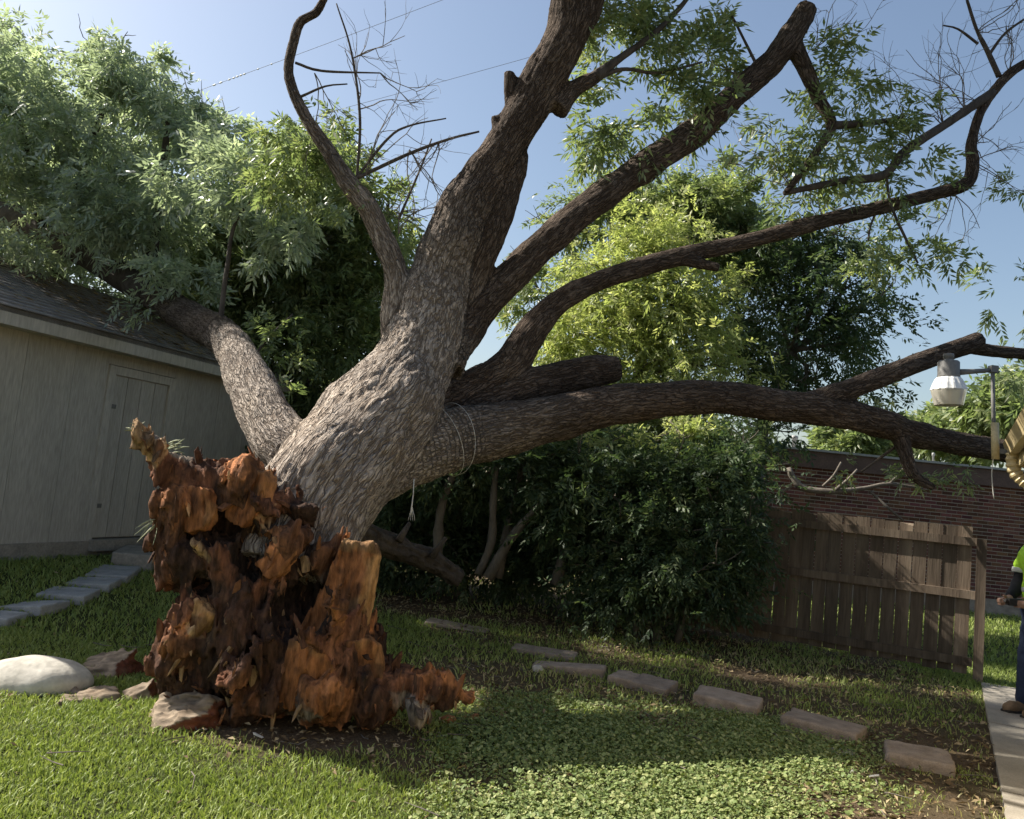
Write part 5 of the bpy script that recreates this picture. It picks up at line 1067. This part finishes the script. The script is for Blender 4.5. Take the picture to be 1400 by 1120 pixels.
def top_quad(pts, h):   # photo corners of a top face h above the ground
    out = []
    for a, b_ in pts:
        v = ray(a, b_); t_ = (h + 0.0 - CAMH) / v[2]; out.append(CAM + v * t_)
    return np.array(out)
EB = 'concrete edging blocks in a line across the lawn'
for k, (pts, h, lb) in enumerate([
    ([(829, 924), (849, 914), (880, 921), (862, 931)], 0.07, 'small edging block touching the left end of the short clean-ended block'),
    ([(852, 927), (884, 919), (927, 927), (914, 938)], 0.09, 'short edging block with a clean right end face, before the long one'),
    ([(945, 950), (961, 936), (1043, 955), (1038, 966)], 0.085, 'long edging block just right of the short clean-ended block'),
    ([(1068, 979), (1089, 966), (1188, 991), (1166, 1008)], 0.08, 'wide brown edging block, second from the path'),
    ([(1218, 1018), (1216, 1001), (1290, 1022), (1305, 1051)], 0.10, 'nearest edging block, on bare soil beside the path'),
    ([(727, 907), (733, 899), (830, 913), (824, 922)], 0.05, 'sunken edging block behind the small white stone'),
    ([(700, 886), (708, 878), (790, 893), (783, 901)], 0.04, 'sunken edging block, second from the far end of the line'),
    ([(586, 848), (592, 842), (668, 856), (660, 863)], 0.04, 'farthest edging block, a thin pale edge near the shrub stems')]):
    slab_block('edging_block', lb, 'block', top_quad(pts, h), h + 0.065, 'block', EB, 200 + k, sink=0.06 + 0.02 * (k % 3 == 1))
SG = 'stepping slabs leading to the shed door'
for k, (pts, lb) in enumerate([([(-45, 852), (-10, 838), (36, 846), (10, 860)], 'stepping slab cut by the left edge of the picture'), ([(0, 834), (37, 821), (99, 833), (51, 847)], 'nearest whole stepping slab on the shaded lawn'),
        ([(49, 816), (71, 806), (140, 814), (113, 829)], 'second whole stepping slab from the front'), ([(83, 801), (106, 794), (166, 800), (151, 811)], 'third whole stepping slab from the front'), ([(115, 790), (138, 776), (194, 783), (173, 799)], 'farthest stepping slab before the shed door')]):
    slab_block('stepping_slab', lb, 'slab', np.array([G(*p) for p in pts]), 0.09, 'slab', SG, 230 + k, sink=0.035)
slab_block('door_step', 'low concrete step below the shed door', 'step', np.array([G(150, 775), G(172, 763), G(222, 768), G(206, 781)]), 0.20, 'footing', None, 240, sink=0.03)
def lump(name, label, cat, c, r3, mat, seed, rough=0.12, rz=0.0, h=0.012, group=None, tint=None, cuts=(), freq=3.0):
    """weathered lump: ellipsoid with noise, optionally cut flat; c on the ground"""
    gz = float(ground_h(c[0], c[1])); R_ = np.array([[math.cos(rz), math.sin(rz), 0], [-math.sin(rz), math.cos(rz), 0], [0, 0, 1.0]]); r3 = np.array(r3, float)
    pr = [dict(t='ell', c=(0, 0, r3[2] * 0.25), h=r3, R=R_)]
    for cc, hh, a in cuts: pr.append(dict(t='box', c=cc, h=np.array(hh), R=np.array([[math.cos(a), math.sin(a), 0], [-math.sin(a), math.cos(a), 0], [0, 0, 1.0]]), sub=True))
    s = float(r3.mean())
    V, Q, who = sdf_mesh(pr, h, 0.02, None, lambda X: rough * s * fbm(X / s * freq * 0.35 + seed, 3, seed), pad=rough * s * 2 + 0.03)
    at = None
    if tint is not None:
        cv = np.array([tint[0]] + [tint[1]] * len(cuts)); at = {'tint': np.concatenate([cv[who], np.ones((len(V), 1))], 1)}
    o = link(name, mesh_data(name, V, Q, MAT[mat], True, at), None, (c[0], c[1], gz)); tag(o, label, cat, group); return o
c = G(35, 944); lump('boulder', 'smooth pale cream boulder at the left edge of the lawn', 'boulder', c + np.array([0, 0.12, 0]), (0.33, 0.24, 0.135), 'boulder', 3, 0.10, 0.1, 0.014, freq=1.6)
WC = 'broken root chunks lying by the root end'
def chunk(label, c, planes, rz, seed, h=0.011, amp=0.02):
    gz = float(ground_h(c[0], c[1])); Rz = np.array([[math.cos(rz), math.sin(rz), 0], [-math.sin(rz), math.cos(rz), 0], [0, 0, 1.0]])
    pls = [(np.array(n_, float) / np.linalg.norm(n_), d_) for n_, d_, _ in planes]; mx_ = max(d_ for _, d_, _ in planes)
    pr = [dict(t='poly', c=(0, 0, 0), h=np.array([mx_, mx_, mx_]), R=Rz, planes=pls)]
    def dsp(X):
        L_ = X @ Rz.T; a_ = np.abs(vnoise(L_ * np.array([7, 30, 30.0]) + seed, seed)); return amp * 1.3 * (0.3 - a_) + amp * fbm(X * 9 + seed, 3, seed + 3)
    V, Q, _ = sdf_mesh(pr, h, 0.02, None, dsp, pad=0.05); L_ = V @ Rz.T
    w = np.argmax(np.stack([L_ @ n_ - d_ for n_, d_ in pls], -1), -1); cv = np.array([(0.23, 0.18, 0.13) if kk == 'b' else (0.13, 0.048, 0.03) for _, _, kk in planes])
    t_ = cv[w] * (1 + 0.35 * fbm(L_ * np.array([8, 34, 34.0]), 2, seed + 5))[:, None]; st = sstep((fbm(V * 8, 2, seed + 6) - 0.2) / 0.4)[:, None]; t_ = t_ * (1 - 0.5 * st) + np.array([0.12, 0.08, 0.05]) * 0.5 * st
    o = link('root_chunk', mesh_data('root_chunk', V, Q, MAT['chunk'], True, {'tint': np.concatenate([np.clip(t_, 0.01, 1), np.ones((len(V), 1))], 1)}), None, (c[0], c[1], gz)); return tag(o, label, 'wood chunk', WC)
chunk('long wedge of bark-covered root beside the boulder with red broken end', G(148, 925) + np.array([0.0, 0.12, 0]), [((-0.42, -0.25, 1), 0.105, 'b'), ((1, -0.75, 0.25), 0.13, 'r'), ((0.5, 0.8, 0.6), 0.13, 'b'), ((0, 1, 0), 0.16, 'b'), ((-1, 0, 0.0), 0.36, 'b'), ((0, -1, 0.3), 0.15, 'b'), ((0, 0, -1), 0.08, 'b'), ((1, 0, 0), 0.24, 'r')], 0.05, 31)
chunk('small pointed root chunk between the two larger ones', G(195, 958) + np.array([0, 0.06, 0]), [((-0.7, -0.2, 1), 0.09, 'b'), ((1, -0.4, 0.5), 0.07, 'r'), ((0, -1, 0.2), 0.08, 'b'), ((0, 1, 0.3), 0.08, 'b'), ((-1, 0, 0), 0.14, 'b'), ((0, 0, -1), 0.05, 'b')], 0.3, 32, 0.010, 0.014)
chunk('stocky bark-topped root chunk in front of the root end', G(260, 990) + np.array([0, 0.02, 0]), [((-0.35, -0.55, 1), 0.13, 'b'), ((1, -0.35, 0.15), 0.17, 'r'), ((0.3, 0.3, 1), 0.17, 'b'), ((-0.9, -0.3, 0.25), 0.21, 'b'), ((0.2, -1, -0.35), 0.13, 'r'), ((0, 1, 0), 0.15, 'b'), ((0, 0, -1), 0.06, 'b')], 0.15, 33, 0.011, 0.022)
chunk('flat crust of soil and straw next to the boulder', G(125, 955), [((-0.1, -0.2, 1), 0.045, 'b'), ((1, 0.2, 0.4), 0.15, 'b'), ((-1, 0.1, 0.4), 0.15, 'b'), ((0, -1, 0.5), 0.10, 'b'), ((0, 1, 0.4), 0.1, 'b'), ((0, 0, -1), 0.05, 'b')], 0.4, 34, 0.011, 0.022)
for k, (px, py, r3, rz, lb) in enumerate([(612, 990, (0.06, 0.04, 0.035), 0.2, 'small orange wood chunk in the shade right of the roots'), (645, 985, (0.07, 0.04, 0.03), -0.3, 'thin wood chip at the tip of the outstretched root'), (588, 972, (0.07, 0.05, 0.04), 0.9, 'dark wood crumb under the outstretched root')]):
    lump('root_chunk', lb, 'wood chunk', G(px, py) + np.array([0, r3[1] * 0.7, 0]), r3, 'chunk', 34 + k, 0.30, rz, 0.011, WC, ((0.28, 0.13, 0.06), (0.1, 0.04, 0.025)), (), freq=4.5)
lump('pale_stone', 'small round whitish stone before the sunken block', 'stone', G(735, 918), (0.05, 0.045, 0.045), 'boulder', 41, 0.1, 0, 0.009)
lump('flat_stone', 'flat grey disc of stone between the last two edging blocks', 'stone', G(1150, 1030), (0.11, 0.08, 0.018), 'slab', 42, 0.06, 0.3, 0.009)
rng = np.random.default_rng(51)
for k, (px, py, lb) in enumerate([(352, 1013, 'white wood chip on the straw patch in front of the roots'), (240, 918, 'splinter of pale wood lying on the long root wedge side'), (1195, 1068, 'pale chip in the ground cover near the last block'), (790, 823, 'pinkish leaf drawn as a pale chip in deep shade under the shrub'), (1165, 1062, 'second pale chip left of the block shadow')]):  # the piece under the shrub stands for a pinkish leaf
    p = G(px, py); g = Geo(); a = rng.uniform(0, 3); g.box((p[0], p[1], p[2] + 0.03), (0.03, 0.008, 0.004), (math.cos(a), math.sin(a), 0.2), (-math.sin(a), math.cos(a), 0.1), (0, 0, 1))
    V, F = g.arrays(); V += rng.normal(size=V.shape) * 0.002; o = link('wood_chip', mesh_data('wood_chip', V - p, F, MAT['dry_wood'] if 'dry_wood' in MAT else MAT['rope'], False), None, p); tag(o, lb, 'wood chip', 'loose wood chips')
# old log in the shade behind the trunk
S = spline([[*P(478, 725, 7.6), 0.12], [*P(540, 748, 8.1), 0.115], [*P(590, 768, 8.5), 0.10], [*P(625, 790, 8.8), 0.08]], 0.06); S[:, 3] *= 1 + 0.06 * np.sin(np.arange(len(S)) * 0.8)
S[:, 2] -= 0.0
lg = empty('log', G(560, 810)); tag(lg, 'brown log leaning in shade behind the trunk', 'log'); 
S = np.stack([np.interp(np.linspace(0, 1, len(S) * 3), np.linspace(0, 1, len(S)), S[:, k]) for k in range(4)], 1); V, Q = tube(S[:, :3], S[:, 3], 48); ax_ = np.repeat(S[:, :3], 48, 0); nv = V - ax_; nv /= np.linalg.norm(nv, axis=1, keepdims=True)
an = np.tile(np.arange(48) * 2 * math.pi / 48, len(S)); qq_ = np.stack([np.cos(an) * 4.5, np.sin(an) * 4.5, np.repeat(np.arange(len(S)), 48) * 0.13], 1); V += nv * (0.03 * (sstep(np.abs(vnoise(qq_, 5)) / 0.35) - 0.6) + 0.02 * vnoise(qq_ * 0.4, 6))[:, None]
obj('stem', V, Q, MAT['bark_thin'], lg)
for a_, b_ in (((590, 762, 8.3), (610, 735, 8.3)), ((545, 740, 7.9), (560, 715, 8.0))):
    q0, q1 = P(*a_), P(*b_); g = Geo(); g.tube([q0, (q0 + q1) / 2, q1], [0.04, 0.03, 0.02], 8); g.build('stub', MAT['bark_thin'], lg, smooth=True)
# dry broken branch caught on the fence top
bb = empty('broken_branch', P(1090, 668, 9.4) * np.array([1, 1, 0])); tag(bb, 'dry broken branch caught over the top of the fence', 'branch')
for rows, nm in (([(1078, 640, 9.5, 7), (1085, 655, 9.45, 9), (1100, 668, 9.4, 9), (1140, 672, 9.3, 8), (1180, 668, 9.3, 6), (1215, 662, 9.3, 5), (1262, 668, 9.3, 3)], 'branch'), ([(1140, 672, 9.3, 6), (1160, 655, 9.2, 4), (1172, 642, 9.2, 3)], 'twig'), ([(1125, 665, 9.35, 4), (1140, 650, 9.3, 4), (1150, 632, 9.3, 3)], 'twig'), ([(1190, 672, 9.3, 4), (1215, 695, 9.2, 4), (1235, 712, 9.2, 3)], 'twig'), ([(1215, 663, 9.3, 4), (1232, 645, 9.3, 3), (1240, 632, 9.3, 2)], 'twig'), ([(1083, 664, 9.45, 5), (1062, 678, 9.5, 4), (1045, 695, 9.5, 3)], 'twig')):
    branch(rows, nm, 6, bb, 'dead_twig')
# rope loops on the trunk fork and a frayed string below
tube_c = LIMBS[4][1]; rp = empty('rope', P(600, 580, 6.6)); tag(rp, 'thin white rope looped round the base of the long limb', 'rope')
T_, N_, B2 = frames(tube_c[:, :3])
i0_ = int(np.argmin(np.linalg.norm(tube_c[:, :3] - P(606, 602, 6.8), axis=1)))
for ii, dj in ((i0_, 0.0), (i0_ + 2, 2.1)):
    a = np.linspace(0.0, 2 * math.pi, 40); r_ = tube_c[ii, 3] * 1.14 + 0.008; tilt = 0.05 * np.sin(a + dj)
    pts = tube_c[ii, :3] + r_ * (np.cos(a)[:, None] * N_[ii] + np.sin(a)[:, None] * B2[ii]) + tilt[:, None] * T_[ii]; g = Geo(); g.tube(pts, 0.0022, 6); g.build('loop', MAT['rope'], rp, smooth=True)
st_ = empty('string', P(563, 690, 6.2)); tag(st_, 'frayed white string hanging below the trunk', 'string'); g = Geo()
g.tube([P(566, 655, 6.0), P(565, 675, 6.0), P(562, 700, 6.0), P(561, 705, 6.0)], [0.004, 0.004, 0.006, 0.002], 5); g.build('cord', MAT['rope'], st_, smooth=True)
g = Geo()
for k in range(4): g.tube([P(563, 692, 6.0), P(560 + k * 2, 704, 6.0), P(558 + 3 * k, 712, 6.0)], [0.003, 0.002, 0.001], 4)
g.build('fray', MAT['rope'], st_)

# ------------------------------------------------------------------ yard lamp on its pole
LD = 7.0; lc = P(1297, 520, LD); pl = P(1359, 505, LD)
lp = empty('yard_lamp', P(1360, 628, LD)); tag(lp, 'dusk-to-dawn yard lamp with ribbed globe on a bracket pole at the eave', 'lamp')
px_m = LD / FPX; Rm = Matrix.Rotation(math.radians(-3.0), 3, 'Y'); Rm = np.array(Rm)
def lz(prof, n=28): V, Q = lathe([(max(r, 0.0005) * px_m, z * px_m) for r, z in prof], n); return V @ Rm.T + lc, Q
V, Q = lz([(0, 37), (6.5, 37), (7, 35), (7, 31), (5.5, 30), (5.5, 28), (12, 27), (14, 25), (14, 8), (14.5, 6), (14.5, 3), (0, 3)]); obj('ballast_housing', V, Q, MAT['zinc'], lp)
n = 56; prof = [(14.5, 4), (17, 1), (20, -5), (22, -11), (22.8, -13), (22.8, -14)]
V, Q = lathe([(r * px_m, z * px_m) for r, z in prof], n); f_ = np.tile(1 + 0.02 * np.sign(np.sin(np.arange(n) * math.pi / 2 + 0.1)), len(prof)); V[:, :2] *= f_[:, None]; obj('reflector', V @ Rm.T + lc, Q, MAT['lamp_white'], lp, smooth=False)
V, Q = lathe([(r * px_m, z * px_m) for r, z in [(22.5, -14), (22, -17), (20.5, -24), (18.8, -32), (18, -35), (0.05, -35.5)]], n); f_ = np.tile(1 + 0.012 * np.sin(np.arange(n) * math.pi), 6); V[:, :2] *= f_[:, None]; obj('lens', V @ Rm.T + lc, Q, MAT['lens'], lp, smooth=False)
V, Q = lz([(0, -2), (5, -4), (7, -12), (6, -22), (3, -27), (0, -28)], 12); obj('bulb', V, Q, MAT['lamp_white'], lp)
g = Geo(); g.tube([P(1311, 509, LD), P(1330, 508, LD), P(1357, 506, LD)], [0.028, 0.022, 0.018], 10); g.build('arm', MAT['zinc'], lp, smooth=True)
g = Geo(); g.tube([P(1357, 500, LD), P(1358, 560, LD), P(1360, 628, LD)], 0.017, 10); g.build('pole', MAT['zinc'], lp, smooth=True)
g = Geo(); g.tube([P(1360, 578, LD), P(1361, 628, LD)], 0.032, 10); g.build('sleeve', MAT['cream'], lp, smooth=True)
g = Geo(); g.box(P(1358, 505, LD), (0.03, 0.03, 0.03)); g.build('bracket', MAT['zinc'], lp); g = Geo(); g.box(P(1366, 617, LD), (0.06, 0.02, 0.02), HN, HD); g.build('bracket', MAT['zinc'], lp)
g = Geo(); g.tube(spline([[*P(1359, 620, LD)], [*P(1356, 645, LD)], [*P(1357, 665, LD)], [*P(1359, 682, LD)]], 0.03), 0.004, 5); g.build('cable', MAT['rope'], lp, smooth=True)

# ------------------------------------------------------------------ overhead wires
for k, (a, b_, lb) in enumerate([((120, 178, 24), (760, -60, 20), 'thin overhead wire with painted glints, upper left sky'), ((380, 172, 24), (1150, -45, 20), 'thin overhead wire crossing the sky behind the main limb')]):
    A_, E_ = P(*a), P(*b_); t_ = np.linspace(-0.6, 1.4, 50)[:, None]; pts = A_ + (E_ - A_) * t_; pts[:, 2] -= 0.25 * (1 - (2 * t_[:, 0] - 1) ** 2) * 0.3
    e = empty('overhead_wire', pts[25]); tag(e, lb, 'wire', 'overhead wires'); g = Geo(); g.tube(pts, 0.006, 5); g.build('cable', MAT['wire'], e, smooth=True)
    if k == 0:  # pale tubes painted on as sun glints along the wire
        for s_, ln in ((0.30, 0.008), (0.315, 0.008), (0.335, 0.006), (0.345, 0.006), (0.353, 0.006), (0.361, 0.006), (0.369, 0.006), (0.40, 0.004), (0.43, 0.004)):
            c0 = A_ + (E_ - A_) * s_; c1 = A_ + (E_ - A_) * (s_ + ln * 0.7); dz = 0.25 * 0.3 * (1 - (2 * s_ - 1) ** 2); c0 = c0 - [0, 0, dz]; c1 = c1 - [0, 0, dz]; g = Geo(); g.tube([c0, c1], 0.022, 6); g.build('painted_glint', MAT['wire_glint'], e)

# ------------------------------------------------------------------ the worker at the right edge, facing left
WP = G(1421, 984); WX, WY = float(WP[0]), float(WP[1])
pr_ = empty('person', (WX, WY, 0.03), 0.0); tag(pr_, 'worker in hi-vis vest, dark sleeves and tan boots at right edge', 'person')
F0 = np.array([-0.97, -0.25, 0]); F0 /= np.linalg.norm(F0); L0 = np.array([-F0[1], F0[0], 0]) # facing left; L0 = his left
if L0[1] > 0: pass
def B3(f, l, z): return np.array([0, 0, z]) + F0 * f + L0 * l
def cp(a, b, ra, rb, k=0.04): return dict(t='cap', a=B3(*a), b=B3(*b), ra=ra, rb=rb, k=k)
def part(name, prims, mat, h=0.012, k=0.035, disp=None, parent=pr_, mats=None):
    V, Q, who = sdf_mesh(prims, h, k, None, disp, pad=0.05); return link(name, mesh_data(name, V, Q, MAT[mat], True), parent)
fold = lambda X: 0.006 * fbm(X * np.array([9, 9, 16.0]), 2, 7)
sh_z = 1.43
arms = {1: [(0.0, 0.20, sh_z), (0.02, 0.25, 1.13), (0.30, 0.17, 1.00)], -1: [(0.0, -0.20, sh_z), (0.02, -0.25, 1.13), (0.28, -0.12, 0.99)]}
# body: head, neck, trunk core, arms to the wrists, hands with fingers, legs
bp_ = [dict(t='ell', c=B3(0.05, 0, 1.665), h=np.array([0.088, 0.078, 0.115])), cp((0.10, 0, 1.60), (0.105, 0, 1.605), 0.04, 0.035, 0.03), cp((0.135, 0, 1.665), (0.15, 0, 1.645), 0.010, 0.014, 0.012), cp((0.02, 0, 1.48), (0.035, 0, 1.60), 0.058, 0.054),
       cp((0.04, 0.083, 1.67), (0.03, 0.088, 1.65), 0.014, 0.012, 0.01), cp((0.04, -0.083, 1.67), (0.03, -0.088, 1.65), 0.014, 0.012, 0.01),
       cp((0, 0.12, 1.40), (0, -0.12, 1.40), 0.09, 0.09), cp((0, 0, 1.35), (0.01, 0, 0.98), 0.12, 0.12)]
for s in (1, -1):
    S_, E_, W_ = arms[s]; bp_ += [cp(S_, E_, 0.05, 0.04), cp(E_, W_, 0.04, 0.028)]
    hd = np.array(W_) + np.array([0.085, -0.02 * s, -0.01]); bp_.append(cp(W_, tuple(hd), 0.027, 0.036, 0.02))
    for f in range(4):
        o0 = hd + np.array([0.02, 0.0, 0.026 - 0.018 * f]); ln = (0.036, 0.041, 0.039, 0.031)[f]
        a1 = o0 + np.array([ln, -0.012 * s, 0]); a2 = a1 + np.array([0.010, -0.030 * s, 0]); a3 = a2 + np.array([-0.022, -0.012 * s, 0])
        bp_ += [cp(tuple(o0), tuple(a1), 0.0095, 0.009, 0.004), cp(tuple(a1), tuple(a2), 0.009, 0.008, 0.004), cp(tuple(a2), tuple(a3), 0.008, 0.007, 0.004)]
    t0 = np.array(W_) + np.array([0.035, -0.02 * s, 0.022]); bp_ += [cp(tuple(t0), tuple(t0 + [0.035, -0.015 * s, 0.022]), 0.012, 0.010, 0.006), cp(tuple(t0 + [0.035, -0.015 * s, 0.022]), tuple(t0 + [0.062, -0.022 * s, 0.020]), 0.010, 0.008, 0.005)]
    bp_ += [cp((0.0, 0.095 * s, 0.92), (0.05, 0.10 * s, 0.50), 0.075, 0.05), cp((0.05, 0.10 * s, 0.50), (0.07, 0.10 * s, 0.10), 0.048, 0.035)]
part('body', bp_, 'skin', 0.011, 0.03)
part('hair', [dict(t='ell', c=B3(0.025, 0, 1.70), h=np.array([0.096, 0.088, 0.098])), dict(t='box', c=B3(0.16, 0, 1.60), h=np.array([0.10, 0.12, 0.09]), sub=True)], 'hair', 0.01)
for s in (1, -1):
    S_, E_, W_ = arms[s]; w2 = tuple(np.array(E_) + (np.array(W_) - np.array(E_)) * 0.72)
    part('sleeve', [cp(S_, E_, 0.072, 0.062), cp(E_, w2, 0.060, 0.050)], 'shirt', 0.012, 0.03, fold)
    k_ = part('boot', [cp((0.03, 0.10 * s, 0.05), (0.20, 0.105 * s, 0.045), 0.05, 0.046), cp((0.20, 0.105 * s, 0.045), (0.25, 0.105 * s, 0.04), 0.046, 0.04), cp((0.05, 0.10 * s, 0.06), (0.065, 0.10 * s, 0.22), 0.055, 0.062)], 'boot', 0.010, 0.04, lambda X: 0.003 * fbm(X * 25, 2, 3))
    part('sole', [dict(t='box', c=B3(0.14, 0.102 * s, 0.008), h=np.array([0.145, 0.052, 0.014]), r=0.012, R=np.array([F0, L0, [0, 0, 1]]))], 'sole', 0.008, parent=k_)
tor = [cp((0, 0.13, 1.38), (0, -0.13, 1.38), 0.115, 0.115), cp((0, 0.06, 1.30), (0.01, 0.05, 0.98), 0.135, 0.125), cp((0, -0.06, 1.30), (0.01, -0.05, 0.98), 0.135, 0.125), cp((0, 0.15, 1.44), (0.0, 0.225, 1.31), 0.085, 0.088), cp((0, -0.15, 1.44), (0.0, -0.225, 1.31), 0.085, 0.088), dict(t='box', c=B3(0, 0, 0.80), h=np.array([0.4, 0.4, 0.10]), sub=True), dict(t='ell', c=B3(0.04, 0, 1.50), h=np.array([0.08, 0.075, 0.09]), sub=True)]
vo = part('vest', tor, 'vest', 0.012, 0.04, fold)
for zz in (1.10,):
    part('reflective_band', [cp((0.005, 0.055, zz), (0.005, -0.055, zz), 0.137, 0.137), dict(t='box', c=B3(0, 0, zz + 0.175), h=np.array([0.5, 0.5, 0.15]), sub=True), dict(t='box', c=B3(0, 0, zz - 0.175), h=np.array([0.5, 0.5, 0.15]), sub=True)], 'vest_band', 0.01, parent=vo)
for s in (1, -1):
    part('reflective_band', [cp((0.0, 0.234 * s, 1.275), (0.0, 0.236 * s, 1.262), 0.0925, 0.0925), dict(t='box', c=B3(0, 0.3 * s, 1.42), h=np.array([0.5, 0.5, 0.125]), sub=True), dict(t='box', c=B3(0, 0.3 * s, 1.12), h=np.array([0.5, 0.5, 0.125]), sub=True)], 'vest_band', 0.01, parent=vo)
part('trousers', [cp((0.0, 0.08, 0.95), (0.0, -0.08, 0.95), 0.125, 0.125), cp((0.0, 0.095, 0.90), (0.05, 0.10, 0.50), 0.098, 0.076), cp((0.05, 0.10, 0.50), (0.065, 0.10, 0.13), 0.074, 0.075), cp((0.0, -0.095, 0.90), (0.05, -0.10, 0.50), 0.098, 0.076), cp((0.05, -0.10, 0.50), (0.065, -0.10, 0.13), 0.074, 0.075)], 'jeans', 0.012, 0.025, fold)
hp = np.array([WX, WY, 0.03]) + B3(*(np.array(arms[1][2]) + np.array([0.13, -0.05, 0.0])))
tl = empty('hand_tool', hp); tag(tl, "dark hand-held tool in the worker's hand", 'tool')
g = Geo(); g.box(hp + F0 * 0.02, (0.085, 0.022, 0.03), F0, L0); g.build('case', MAT['tool'], tl); g = Geo(); g.tube([hp + F0 * 0.10, hp + F0 * 0.135 + np.array([0, 0, 0.01])], [0.02, 0.014], 10); g.build('nose', MAT['tool'], tl)
print('objects', len(bpy.data.objects), 'tris', sum(sum(len(p.vertices) - 2 for p in me.polygons) if len(me.polygons) < 3000 else int(len(me.loops) - 2 * len(me.polygons)) for me in bpy.data.meshes))
